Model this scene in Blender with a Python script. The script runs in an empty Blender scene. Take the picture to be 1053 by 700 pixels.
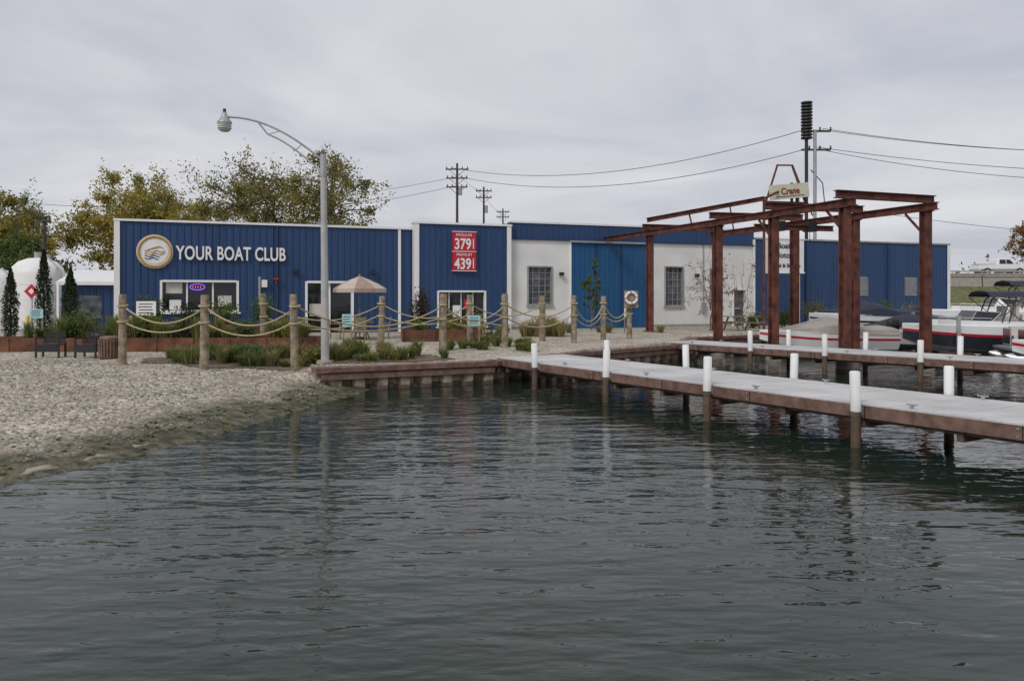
import bpy, math, random
import numpy as np
from mathutils import Vector, Matrix
random.seed(7); rng=np.random.default_rng(7)
sc=bpy.context.scene
sc.view_settings.view_transform='Standard'; sc.view_settings.look='None'; sc.view_settings.exposure=0

# ---------------------------------------------------------------- materials
def nt(m):
    m.use_nodes=True; t=m.node_tree; return t,t.nodes,t.links
def mat(name,c,rough=.6,var=.18,scale=4.,bump=0.,bscale=None,metal=0.,c2=None,detail=5,coord='Object',spec=None,grime=0):
    m=bpy.data.materials.new(name); t,n,l=nt(m); b=n['Principled BSDF']
    tc=n.new('ShaderNodeTexCoord'); no=n.new('ShaderNodeTexNoise'); no.inputs['Scale'].default_value=scale; no.inputs['Detail'].default_value=detail
    l.new(tc.outputs[coord],no.inputs['Vector'])
    r=n.new('ShaderNodeValToRGB'); r.color_ramp.elements[0].position=.3; r.color_ramp.elements[1].position=.7
    a=[max(0,x*(1-var)) for x in c]; d=[min(1,x*(1+var)) for x in (c if c2 is None else c2)]
    r.color_ramp.elements[0].color=(*a,1); r.color_ramp.elements[1].color=(*d,1)
    l.new(no.outputs['Fac'],r.inputs['Fac']); l.new(r.outputs['Color'],b.inputs['Base Color'])
    b.inputs['Roughness'].default_value=rough; b.inputs['Metallic'].default_value=metal
    if spec is not None: b.inputs['Specular IOR Level'].default_value=spec
    if bump:
        n2=n.new('ShaderNodeTexNoise'); n2.inputs['Scale'].default_value=bscale or scale*4; n2.inputs['Detail'].default_value=4
        l.new(tc.outputs[coord],n2.inputs['Vector'])
        bp=n.new('ShaderNodeBump'); bp.inputs['Strength'].default_value=1; bp.inputs['Distance'].default_value=bump
        l.new(n2.outputs['Fac'],bp.inputs['Height']); l.new(bp.outputs['Normal'],b.inputs['Normal'])
    return m
def leafmat(name,cols,rough=.6):
    m=bpy.data.materials.new(name); t,n,l=nt(m); b=n['Principled BSDF']
    g=n.new('ShaderNodeNewGeometry'); r=n.new('ShaderNodeValToRGB')
    el=r.color_ramp.elements
    el[0].position=0; el[0].color=(*cols[0],1); el[1].position=1; el[1].color=(*cols[-1],1)
    for i,c in enumerate(cols[1:-1]):
        e=el.new((i+1)/(len(cols)-1)); e.color=(*c,1)
    l.new(g.outputs['Random Per Island'],r.inputs['Fac'])
    no=n.new('ShaderNodeTexNoise'); no.inputs['Scale'].default_value=.6
    tc=n.new('ShaderNodeTexCoord'); l.new(tc.outputs['Object'],no.inputs['Vector'])
    mx=n.new('ShaderNodeMix'); mx.data_type='RGBA'; mx.blend_type='MULTIPLY'; mx.inputs[0].default_value=.7
    r2=n.new('ShaderNodeValToRGB'); r2.color_ramp.elements[0].position=.35;r2.color_ramp.elements[1].position=.65
    r2.color_ramp.elements[0].color=(.5,.62,.55,1); r2.color_ramp.elements[1].color=(1.25,1.15,1,1)
    l.new(no.outputs['Fac'],r2.inputs['Fac']); l.new(r.outputs['Color'],mx.inputs[6]); l.new(r2.outputs['Color'],mx.inputs[7])
    l.new(mx.outputs[2],b.inputs['Base Color']); b.inputs['Roughness'].default_value=rough
    tr=n.new('ShaderNodeBsdfTranslucent'); l.new(mx.outputs[2],tr.inputs['Color'])
    ms=n.new('ShaderNodeMixShader'); ms.inputs[0].default_value=.4
    l.new(b.outputs[0],ms.inputs[1]); l.new(tr.outputs[0],ms.inputs[2]); l.new(ms.outputs[0],n['Material Output'].inputs['Surface'])
    return m
def metalpanel(name,c,period=.92):
    m=bpy.data.materials.new(name); t,n,l=nt(m); b=n['Principled BSDF']
    tc=n.new('ShaderNodeTexCoord'); sx=n.new('ShaderNodeSeparateXYZ'); l.new(tc.outputs['Object'],sx.inputs[0])
    d=n.new('ShaderNodeMath'); d.operation='DIVIDE'; d.inputs[1].default_value=period; l.new(sx.outputs['X'],d.inputs[0])
    f=n.new('ShaderNodeMath'); f.operation='FLOOR'; l.new(d.outputs[0],f.inputs[0])
    w=n.new('ShaderNodeTexWhiteNoise'); w.noise_dimensions='1D'; l.new(f.outputs[0],w.inputs['W'])
    mp=n.new('ShaderNodeMapping'); mp.inputs['Scale'].default_value=(5,5,.35); l.new(tc.outputs['Object'],mp.inputs[0])
    no=n.new('ShaderNodeTexNoise'); no.inputs['Scale'].default_value=1.; no.inputs['Detail'].default_value=6; l.new(mp.outputs[0],no.inputs['Vector'])
    a=n.new('ShaderNodeMath'); a.operation='MULTIPLY_ADD'; a.inputs[1].default_value=.16; a.inputs[2].default_value=.72; l.new(w.outputs['Value'],a.inputs[0])
    a2=n.new('ShaderNodeMath'); a2.operation='MULTIPLY_ADD'; a2.inputs[1].default_value=.45; l.new(no.outputs['Fac'],a2.inputs[0]); l.new(a.outputs[0],a2.inputs[2])
    mx=n.new('ShaderNodeVectorMath'); mx.operation='SCALE'; mx.inputs[0].default_value=c; l.new(a2.outputs[0],mx.inputs['Scale'])
    l.new(mx.outputs[0],b.inputs['Base Color']); b.inputs['Roughness'].default_value=.45
    return m
def emis(name,c,s):
    m=bpy.data.materials.new(name); t,n,l=nt(m); b=n['Principled BSDF']
    b.inputs['Emission Color'].default_value=(*c,1); b.inputs['Emission Strength'].default_value=s; b.inputs['Base Color'].default_value=(*c,1); return m

M_blue=metalpanel('blue_metal_panel',(.018,.052,.140))
M_blue2=metalpanel('bright_blue_panel',(.010,.085,.215))
M_white=mat('white_paint',(.76,.76,.75),.5,.06,3)
M_stucco=mat('white_stucco',(.72,.72,.70),.85,.10,.7,bump=.004,bscale=30)
M_trim=mat('white_trim',(.78,.78,.78),.4,.05,2)
M_glass=mat('window_glass',(.012,.016,.02),.06,.3,.8)
M_glass2=mat('frosted_glass',(.09,.10,.11),.12,.6,2.5)
M_roof=mat('roof_membrane',(.3,.3,.3),.9,.1)
M_conc=mat('concrete',(.36,.33,.29),.9,.2,3,bump=.004)
M_wetc=mat('weathered_wet_concrete',(.12,.105,.075),.8,.45,4,bump=.01,c2=(.24,.215,.17))
M_dark=mat('black_metal',(.02,.02,.022),.5,.2)
M_wire=mat('cable',(.09,.09,.1),.6,.2)
M_rust=mat('rusted_steel',(.068,.023,.017),.8,.35,3,bump=.004,c2=(.14,.045,.03))
M_corten=mat('rusty_planter_steel',(.085,.034,.02),.85,.35,2.2,c2=(.15,.06,.032))
M_wood=mat('weathered_wood',(.18,.14,.09),.85,.3,6,bump=.006,bscale=20,c2=(.28,.23,.16))
M_pile=mat('wet_pile_wood',(.11,.075,.05),.8,.35,5,bump=.006)
M_brown=mat('brown_fascia_board',(.13,.072,.055),.75,.25,5,bump=.003,c2=(.19,.115,.09))
M_deck=mat('grey_deck_board',(.47,.46,.455),.8,.12,1.1,bump=.003,bscale=25,c2=(.54,.53,.525),detail=8)
M_sheet=mat('sheet_piling',(.17,.13,.09),.85,.35,3,bump=.006,c2=(.33,.27,.21))
M_rope=mat('manila_rope',(.42,.34,.2),.9,.25,20,bump=.004,bscale=60)
M_gold=mat('gold_paint',(.5,.3,.08),.4,.1)
M_navy=mat('navy_paint',(.015,.04,.11),.5,.1)
M_red=mat('red_sign',(.5,.012,.03),.45,.1)
M_dred=mat('dark_red_lettering',(.3,.02,.03),.5,.1)
M_bark=mat('bark',(.05,.04,.03),.95,.35,6,bump=.02,c2=(.09,.075,.06))
M_twig=mat('grey_twig',(.16,.12,.09),.9,.3,6)
M_galv=mat('galvanised_steel',(.36,.37,.38),.5,.15,3,metal=.4)
M_lampole=mat('lamp_pole_concrete',(.42,.42,.41),.7,.15,3)
M_mulch=mat('mulch',(.07,.05,.035),.95,.5,9,bump=.02,bscale=25,c2=(.17,.13,.09))
M_turf=mat('turf',(.07,.09,.03),.95,.4,2,bump=.05,bscale=9,c2=(.14,.14,.05))
M_tarp=mat('boat_cover_canvas',(.36,.33,.29),.85,.15,2,bump=.01,bscale=5)
M_hull=mat('gelcoat_white',(.8,.8,.8),.2,.03)
M_hulld=mat('dark_hull',(.03,.035,.045),.25,.1)
M_alu=mat('aluminium',(.55,.56,.57),.35,.1,5,metal=.7)
M_canv=mat('navy_canvas',(.025,.03,.05),.85,.2)
M_seat=mat('vinyl_seat',(.55,.52,.47),.5,.1)
M_umb=mat('umbrella_canvas_beige',(.5,.42,.35),.85,.1)
M_umb2=mat('umbrella_canvas_rose',(.34,.24,.2),.85,.1)
M_yel=mat('yellow_paint',(.6,.42,.03),.5,.1)
M_cream=mat('cream_sign_face',(.6,.6,.42),.5,.1)
M_black=mat('black_paint',(.015,.015,.015),.5,.1)
M_cyan=mat('pale_cyan_sign',(.35,.6,.62),.5,.08)
M_lens=mat('lamp_refractor',(.45,.45,.42),.2,.15,8)
M_ins=mat('insulator',(.03,.028,.026),.4,.2)
M_tire=mat('tyre',(.02,.02,.02),.9,.1)
L_yel=leafmat('leaves_yellow_green',[(.20,.20,.045),(.38,.32,.07),(.48,.38,.085),(.34,.26,.06)])
L_oliv=leafmat('leaves_olive',[(.12,.13,.035),(.24,.225,.055),(.35,.28,.065),(.2,.18,.045)])
L_grn=leafmat('leaves_green',[(.045,.09,.02),(.09,.14,.035),(.15,.18,.045)])
L_con=leafmat('conifer_needles',[(.015,.03,.014),(.03,.05,.02),(.045,.065,.025)])
L_red=leafmat('leaves_dark_red',[(.05,.015,.012),(.09,.03,.02),(.05,.06,.02)])
L_org=leafmat('leaves_orange',[(.2,.09,.03),(.32,.15,.04),(.2,.17,.04)])
L_gras=leafmat('grass_blades',[(.08,.13,.03),(.15,.2,.05),(.3,.28,.11),(.12,.17,.04)])
L_tan=leafmat('dry_grass_blades',[(.26,.22,.1),(.4,.34,.18),(.18,.19,.06)])
L_far=leafmat('far_foliage',[(.07,.08,.03),(.15,.13,.045),(.2,.14,.05)])

# ---------------------------------------------------------------- mesh builder
class MB:
    def __init__(s): s.v=[];s.f=[];s.mi=[];s.sm=[];s.mats=[];s.M=Matrix.Identity(4)
    def m(s,mt):
        if mt not in s.mats: s.mats.append(mt)
        return s.mats.index(mt)
    def add(s,vs,fs,mt,smooth=False):
        o=len(s.v); k=s.m(mt)
        for p in vs:
            q=s.M@Vector(p); s.v.append((q.x,q.y,q.z))
        for f in fs: s.f.append(tuple(i+o for i in f)); s.mi.append(k); s.sm.append(smooth)
    def box(s,c,d,mt,rz=0,R=None):
        x,y,z=[k/2 for k in d]
        R=R or Matrix.Rotation(rz,3,'Z'); c=Vector(c)
        vs=[c+R@Vector((a*x,b*y,e*z)) for e in(-1,1) for b in(-1,1) for a in(-1,1)]
        s.add(vs,[(0,2,3,1),(4,5,7,6),(0,1,5,4),(2,6,7,3),(0,4,6,2),(1,3,7,5)],mt)
    def bb(s,x0,x1,y0,y1,z0,z1,mt): s.box(((x0+x1)/2,(y0+y1)/2,(z0+z1)/2),(x1-x0,y1-y0,z1-z0),mt)
    def beam(s,p0,p1,w,h,mt,up=(0,0,1)):
        p0=Vector(p0);p1=Vector(p1);d=p1-p0;L=d.length;d.normalize();u=Vector(up)
        if abs(d.dot(u))>.98: u=Vector((0.3,.95,0))
        r=d.cross(u).normalized(); u=r.cross(d)
        R=Matrix((d,-r,u)).transposed(); s.box((p0+p1)/2,(L,w,h),mt,R=R)
    def ibeam(s,p0,p1,w,h,mt,up=(0,0,1),t=.03):
        p0=Vector(p0);p1=Vector(p1);d=(p1-p0).normalized();u=Vector(up)
        if abs(d.dot(u))>.98: u=Vector((.334,-.943,0))
        r=d.cross(u).normalized(); u=r.cross(d)
        s.beam(p0,p1,t,h-2*t-.002,mt,u)
        for sg in(-1,1):
            o=u*(sg*(h-t)/2); s.beam(p0+o,p1+o,w,t,mt,u)
    def tube(s,path,rad,mt,n=8,caps=True,smooth=True):
        P=[Vector(p) for p in path]
        if not hasattr(rad,'__len__'): rad=[rad]*len(P)
        vs=[];fs=[];ref=None
        for i,p in enumerate(P):
            d=(P[min(i+1,len(P)-1)]-P[max(i-1,0)]); 
            if d.length<1e-9: d=Vector((0,0,1))
            d.normalize()
            if ref is None: ref=Vector((1,0,0)) if abs(d.x)<.8 else Vector((0,1,0))
            a=(ref-d*ref.dot(d)).normalized(); ref=a; b=d.cross(a)
            for k in range(n):
                t=2*math.pi*k/n; vs.append(p+(a*math.cos(t)+b*math.sin(t))*rad[i])
        for i in range(len(P)-1):
            for k in range(n):
                k2=(k+1)%n; fs.append((i*n+k,i*n+k2,(i+1)*n+k2,(i+1)*n+k))
        s.add(vs,fs,mt,smooth)
        if caps:
            s.add(vs[:n],[tuple(range(n))[::-1]],mt); s.add(vs[-n:],[tuple(range(n))],mt)
    def cyl(s,p0,p1,r0,r1=None,mt=None,n=14): s.tube([p0,p1],[r0,r0 if r1 is None else r1],mt,n)
    def lathe(s,c,prof,mt,n=20,smooth=True):
        vs=[];fs=[];c=Vector(c)
        for r,z in prof:
            for k in range(n):
                t=2*math.pi*k/n; vs.append(c+Vector((r*math.cos(t),r*math.sin(t),z)))
        for i in range(len(prof)-1):
            for k in range(n):
                k2=(k+1)%n; fs.append((i*n+k,i*n+k2,(i+1)*n+k2,(i+1)*n+k))
        s.add(vs,fs,mt,smooth)
    def loft(s,rings,mt,smooth=False,caps=True,mts=None):
        n=len(rings[0])
        for k in range(n):
            k2=(k+1)%n; vs=[];fs=[]
            for r in rings: vs+= [r[k],r[k2]]
            for i in range(len(rings)-1): fs.append((2*i,2*i+1,2*i+3,2*i+2))
            s.add(vs,fs,mts[k] if mts else mt,smooth)
        if caps:
            s.add(rings[0],[tuple(range(n))[::-1]],mt); s.add(rings[-1],[tuple(range(n))],mt)
    def build(s,name,parent=None,loc=(0,0,0),rz=0,bevel=0):
        me=bpy.data.meshes.new(name); me.from_pydata(s.v,[],s.f)
        for mt in s.mats: me.materials.append(mt)
        me.polygons.foreach_set('material_index',s.mi); me.polygons.foreach_set('use_smooth',s.sm); me.update()
        o=bpy.data.objects.new(name,me); sc.collection.objects.link(o); o.location=loc; o.rotation_euler=(0,0,rz)
        if parent: o.parent=parent
        if bevel:
            b=o.modifiers.new('bevel','BEVEL'); b.width=bevel; b.segments=2; b.limit_method='ANGLE'
        return o
def empty(name,loc=(0,0,0),rz=0):
    o=bpy.data.objects.new(name,None); sc.collection.objects.link(o); o.location=loc; o.rotation_euler=(0,0,rz); o.empty_display_size=.3; return o
def text(name,body,size,loc,rot,mt,parent=None,ext=.02,align='LEFT',bold=0.,sx=1,spacing=1):
    c=bpy.data.curves.new(name,'FONT'); c.body=body; c.size=size; c.extrude=ext; c.offset=bold; c.align_x=align; c.space_character=spacing
    c.materials.append(mt); o=bpy.data.objects.new(name,c); sc.collection.objects.link(o)
    o.location=loc; o.rotation_euler=rot; o.scale=(sx,1,1)
    if parent: o.parent=parent
    return o
def npmesh(name,verts,nq,mt,parent=None,k=4):
    me=bpy.data.meshes.new(name); nv=len(verts)
    me.vertices.add(nv); me.vertices.foreach_set('co',np.asarray(verts,dtype=np.float32).ravel())
    me.loops.add(nv); me.loops.foreach_set('vertex_index',np.arange(nv,dtype=np.int32))
    me.polygons.add(nq); me.polygons.foreach_set('loop_start',np.arange(0,nv,k,dtype=np.int32))
    try: me.polygons.foreach_set('loop_total',np.full(nq,k,dtype=np.int32))
    except Exception: pass
    me.materials.append(mt); me.update(); me.validate()
    o=bpy.data.objects.new(name,me); sc.collection.objects.link(o)
    if parent: o.parent=parent
    return o

# ---------------------------------------------------------------- terrain
beach=[(-400,-300),(-60,-120),(-20,-40),(-12,-8),(-9,3),(-7.0,9.0),(-6.55,10.4),(-6.0,11.6),(-5.35,13.4),(-4.75,16.2),(-4.3,18.3),(-3.85,20.0),(-3.7,21.2)]
bulk=[(-5.0,20.6),(-.6,22.8),(2.3,26.6),(6.4,30.7),(8.1,35.8),(12.6,38.6),(22,42.5),(48,52),(130,84),(500,200)]
landpoly=beach+[(-3.7,21.25)]+bulk[1:]+[(500,2000),(-600,2000),(-600,-300)]
def sstep(t): t=np.clip(t,0,1); return t*t*(3-2*t)
def inpoly(X,Y,P):
    ins=np.zeros(X.shape,bool); n=len(P)
    for i in range(n):
        x0,y0=P[i];x1,y1=P[(i+1)%n]
        if y0==y1: continue
        c=((y0>Y)!=(y1>Y))&(X<(x1-x0)*(Y-y0)/(y1-y0)+x0); ins^=c
    return ins
def dpl(X,Y,P):
    D=np.full(X.shape,1e9)
    for (x0,y0),(x1,y1) in zip(P[:-1],P[1:]):
        dx,dy=x1-x0,y1-y0; t=np.clip(((X-x0)*dx+(Y-y0)*dy)/(dx*dx+dy*dy),0,1)
        D=np.minimum(D,np.hypot(X-x0-t*dx,Y-y0-t*dy))
    return D
def hf(X,Y):
    X=np.asarray(X,float);Y=np.asarray(Y,float)
    ins=inpoly(X,Y,landpoly); db=dpl(X,Y,beach); dk=dpl(X,Y,bulk)
    wob=.05*np.sin(X*1.7+Y*.6)+.04*np.sin(Y*2.3-X*1.1)
    zb=.56*(1-np.exp(-(db+wob*1.2*np.clip(db,0,1))/2.5))+.02*np.sin(X*2.1)*np.sin(Y*1.9)*np.clip(db,0,1)
    nx,ny=-.447,.894
    sd=(X+5)*nx+(Y-20.6)*ny
    sx=sstep((X+7.5)/2.5); sp=np.where(X>=-4.98,(sd>0)*1.,sstep(sd/1.0+.3))
    zl=np.maximum(zb,.58*sx*sp)
    zl=np.where(X>-2,.58,zl)
    zl=zl+.12*sstep((Y-23)/6)*sstep(db/4)
    zw=-np.minimum(np.minimum(db*.22+.02,1.3),1.3)
    zw=np.where(db>3,-1.3,zw)
    return np.where(ins,zl,zw)
def gz(x,y): return float(hf(np.array([x]),np.array([y]))[0])
xs=np.concatenate([[-900,-500,-300,-180,-110,-70,-50,-40],np.arange(-34,-14,.6),np.arange(-14,14,.16),np.arange(14,40,.8),[45,55,70,100,150,250,400,900]])
ys=np.concatenate([[-200,-120,-60,-30,-12,-4,0,4],np.arange(6,9,.5),np.arange(9,36,.16),np.arange(36,60,.8),[64,70,80,100,130,170,250,400,700,1500]])
XX,YY=np.meshgrid(xs,ys); ZZ=hf(XX,YY)
nx_,ny_=len(xs),len(ys)
V=np.stack([XX.ravel(),YY.ravel(),ZZ.ravel()],1)
idx=np.arange(nx_*ny_).reshape(ny_,nx_)
F=np.stack([idx[:-1,:-1],idx[:-1,1:],idx[1:,1:],idx[1:,:-1]],-1).reshape(-1,4)
me=bpy.data.meshes.new('ground'); me.from_pydata(V.tolist(),[],F.tolist()); me.polygons.foreach_set('use_smooth',[True]*len(F)); me.update()
g=bpy.data.objects.new('ground',me); sc.collection.objects.link(g)
m=bpy.data.materials.new('gravel_ground'); t,n,l=nt(m); b=n['Principled BSDF']; b.inputs['Roughness'].default_value=.92
geo=n.new('ShaderNodeNewGeometry'); pos=geo.outputs['Position']
vo=n.new('ShaderNodeTexVoronoi'); vo.inputs['Scale'].default_value=14; l.new(pos,vo.inputs['Vector'])
r=n.new('ShaderNodeValToRGB'); e=r.color_ramp.elements
e[0].position=0;e[0].color=(.22,.19,.15,1);e[1].position=1;e[1].color=(.70,.65,.575,1)
x=e.new(.3);x.color=(.40,.36,.30,1); x=e.new(.7);x.color=(.50,.455,.385,1)
sr=n.new('ShaderNodeSeparateColor'); l.new(vo.outputs['Color'],sr.inputs[0]); l.new(sr.outputs[0],r.inputs['Fac'])
n1=n.new('ShaderNodeTexNoise'); n1.inputs['Scale'].default_value=.7; n1.inputs['Detail'].default_value=8; n1.inputs['Roughness'].default_value=.65; l.new(pos,n1.inputs['Vector'])
rr=n.new('ShaderNodeValToRGB'); rr.color_ramp.elements[0].position=.35; rr.color_ramp.elements[0].color=(.72,.69,.63,1); rr.color_ramp.elements[1].position=.62; rr.color_ramp.elements[1].color=(1.05,1.04,1.02,1); l.new(n1.outputs['Fac'],rr.inputs['Fac'])
mu=n.new('ShaderNodeMix');mu.data_type='RGBA';mu.blend_type='MULTIPLY';mu.inputs[0].default_value=1;l.new(r.outputs['Color'],mu.inputs[6]);l.new(rr.outputs['Color'],mu.inputs[7])
sp=n.new('ShaderNodeSeparateXYZ'); l.new(pos,sp.inputs[0])
n2=n.new('ShaderNodeTexNoise'); n2.inputs['Scale'].default_value=1.4;n2.inputs['Detail'].default_value=7;l.new(pos,n2.inputs['Vector'])
ad=n.new('ShaderNodeMath');ad.operation='MULTIPLY_ADD';ad.inputs[1].default_value=-.38;l.new(n2.outputs['Fac'],ad.inputs[0]);l.new(sp.outputs['Z'],ad.inputs[2])
mr=n.new('ShaderNodeMapRange'); mr.inputs['From Min'].default_value=-.04; mr.inputs['From Max'].default_value=.10; l.new(ad.outputs[0],mr.inputs['Value'])
wet=n.new('ShaderNodeValToRGB'); wet.color_ramp.elements[0].position=.4;wet.color_ramp.elements[0].color=(.045,.048,.022,1);wet.color_ramp.elements[1].position=.6;wet.color_ramp.elements[1].color=(.14,.12,.08,1); 
n3=n.new('ShaderNodeTexNoise'); n3.inputs['Scale'].default_value=5;n3.inputs['Detail'].default_value=6;l.new(pos,n3.inputs['Vector']);l.new(n3.outputs['Fac'],wet.inputs['Fac'])
m2=n.new('ShaderNodeMix');m2.data_type='RGBA';l.new(mr.outputs[0],m2.inputs[0]);l.new(wet.outputs['Color'],m2.inputs[6]);l.new(mu.outputs[2],m2.inputs[7])
mg=n.new('ShaderNodeMapRange'); mg.inputs['From Min'].default_value=56; mg.inputs['From Max'].default_value=64; l.new(sp.outputs['Y'],mg.inputs['Value'])
m3=n.new('ShaderNodeMix');m3.data_type='RGBA';l.new(mg.outputs[0],m3.inputs[0]);l.new(m2.outputs[2],m3.inputs[6]);m3.inputs[7].default_value=(.09,.1,.035,1)
l.new(m3.outputs[2],b.inputs['Base Color'])
bp=n.new('ShaderNodeBump');bp.inputs['Distance'].default_value=.035;l.new(vo.outputs['Distance'],bp.inputs['Height']);bp.invert=True
bp2=n.new('ShaderNodeBump');bp2.inputs['Distance'].default_value=.12;l.new(n1.outputs['Fac'],bp2.inputs['Height']);l.new(bp.outputs['Normal'],bp2.inputs['Normal']);l.new(bp2.outputs['Normal'],b.inputs['Normal'])
me.materials.append(m)

oct_=np.array([(1,0,0),(0,1,0),(-1,0,0),(0,-1,0),(0,0,1),(0,0,-1)],float)
of=[(0,1,4),(1,2,4),(2,3,4),(3,0,4)]
N=12000; px=rng.uniform(-15,-3.7,N); py=rng.uniform(9.5,24,N)
ins=inpoly(px,py,landpoly)&(dpl(px,py,beach)>.6); px=px[ins];py=py[ins]; pz=hf(px,py)
vv=[]
for x,y,z in zip(px,py,pz):
    s=random.choice([.014,.018,.024,.036]); a=random.random()*3; c,sn=math.cos(a),math.sin(a)
    o=oct_*np.array([s*random.uniform(.8,1.5),s,s*.7]); o=np.stack([o[:,0]*c-o[:,1]*sn+x,o[:,0]*sn+o[:,1]*c+y,o[:,2]+z+.004],1)
    for f in of: vv+= [o[f[0]],o[f[1]],o[f[2]]]
npmesh('gravel',np.array(vv),len(vv)//3,leafmat('pebble_stone',[(.2,.175,.14),(.42,.385,.33),(.64,.6,.54)],.9),k=3)

# ---------------------------------------------------------------- water
mb=MB(); m=bpy.data.materials.new('harbour_water'); t,n,l=nt(m); b=n['Principled BSDF']
b.inputs['Base Color'].default_value=(.016,.026,.019,1); b.inputs['Roughness'].default_value=.03; b.inputs['IOR'].default_value=1.333
geo=n.new('ShaderNodeNewGeometry')
def wn(scale,sx,sy,rot,det,dist=0,w=None):
    mp=n.new('ShaderNodeMapping'); mp.inputs['Scale'].default_value=(sx,sy,1); mp.inputs['Rotation'].default_value=(0,0,rot)
    l.new(geo.outputs['Position'],mp.inputs[0]); no=n.new('ShaderNodeTexNoise'); no.inputs['Scale'].default_value=scale; no.inputs['Detail'].default_value=det; no.inputs['Distortion'].default_value=dist; no.inputs['Roughness'].default_value=.5
    l.new(mp.outputs[0],no.inputs['Vector']); return no.outputs['Fac']
a=wn(2.3,.5,1.3,math.radians(-16),2,.2); c=wn(6.5,.6,1.25,math.radians(22),2,.2); d=wn(.2,.6,1.2,0,3,.5); a0=wn(.7,.5,1.2,math.radians(24),1)
mr=n.new('ShaderNodeMapRange'); mr.inputs['From Min'].default_value=.38; mr.inputs['From Max'].default_value=.62; mr.inputs['To Min'].default_value=.35; mr.inputs['To Max'].default_value=1.; l.new(d,mr.inputs['Value'])
b0=n.new('ShaderNodeBump'); b0.inputs['Distance'].default_value=.03; l.new(a0,b0.inputs['Height'])
b1=n.new('ShaderNodeBump'); b1.inputs['Distance'].default_value=.036; l.new(a,b1.inputs['Height']); l.new(b0.outputs['Normal'],b1.inputs['Normal'])
mr2=n.new('ShaderNodeMapRange'); mr2.inputs['From Min'].default_value=.38; mr2.inputs['From Max'].default_value=.62; mr2.inputs['To Min'].default_value=.6; mr2.inputs['To Max'].default_value=1.; l.new(d,mr2.inputs['Value']); l.new(mr2.outputs[0],b1.inputs['Strength'])
b2=n.new('ShaderNodeBump'); b2.inputs['Distance'].default_value=.010; l.new(c,b2.inputs['Height']); l.new(b1.outputs['Normal'],b2.inputs['Normal']); l.new(mr.outputs[0],b2.inputs['Strength'])
l.new(b2.outputs['Normal'],b.inputs['Normal'])
mb.add([(-900,-300,0),(900,-300,0),(900,300,0),(-900,300,0)],[(0,1,2,3)],m)
wo=mb.build('water')

# ---------------------------------------------------------------- bulkhead
mb=MB()
P=[Vector((x,y,0)) for x,y in bulk[:7]]
for p,q in zip(P[:-1],P[1:]):
    d=(q-p);L=d.length;d.normalize();nn=Vector((d.y,-d.x,0))
    per=.62; pts=[]
    s=0
    while s<L:
        for ds,o in((0,.03),(.22,.03),(.30,.22),(.54,.22)):
            if s+ds<L: pts.append(p+d*(s+ds)+nn*o)
        s+=per
    pts.append(q+nn*.03)
    for i in range(len(pts)-1):
        a_,b_=pts[i],pts[i+1]
        mb.add([(a_.x,a_.y,-1.3),(b_.x,b_.y,-1.3),(b_.x,b_.y,.5),(a_.x,a_.y,.5)],[(0,1,2,3)],M_sheet)
        mb.add([(a_.x+nn.x*.004,a_.y+nn.y*.004,-.2),(b_.x+nn.x*.004,b_.y+nn.y*.004,-.2),(b_.x+nn.x*.004,b_.y+nn.y*.004,.1+.02*math.sin(i*1.7)),(a_.x+nn.x*.004,a_.y+nn.y*.004,.1+.02*math.sin(i*1.7-1.7))],[(0,1,2,3)],M_pile)
    z=Vector((0,0,.56)); mb.beam(p-d*.15+nn*.08+z,q+d*.1+nn*.08+z,.5,.14,M_brown)
    z=Vector((0,0,.38)); mb.beam(p+nn*.255+z,q+nn*.255+z,.06,.16,M_brown)
mb.beam((-5.0,20.6,.35),(-5.35,21.3,.35),.08,.6,M_sheet)
mb.build('bulkhead_wall',bevel=.01)

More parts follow.
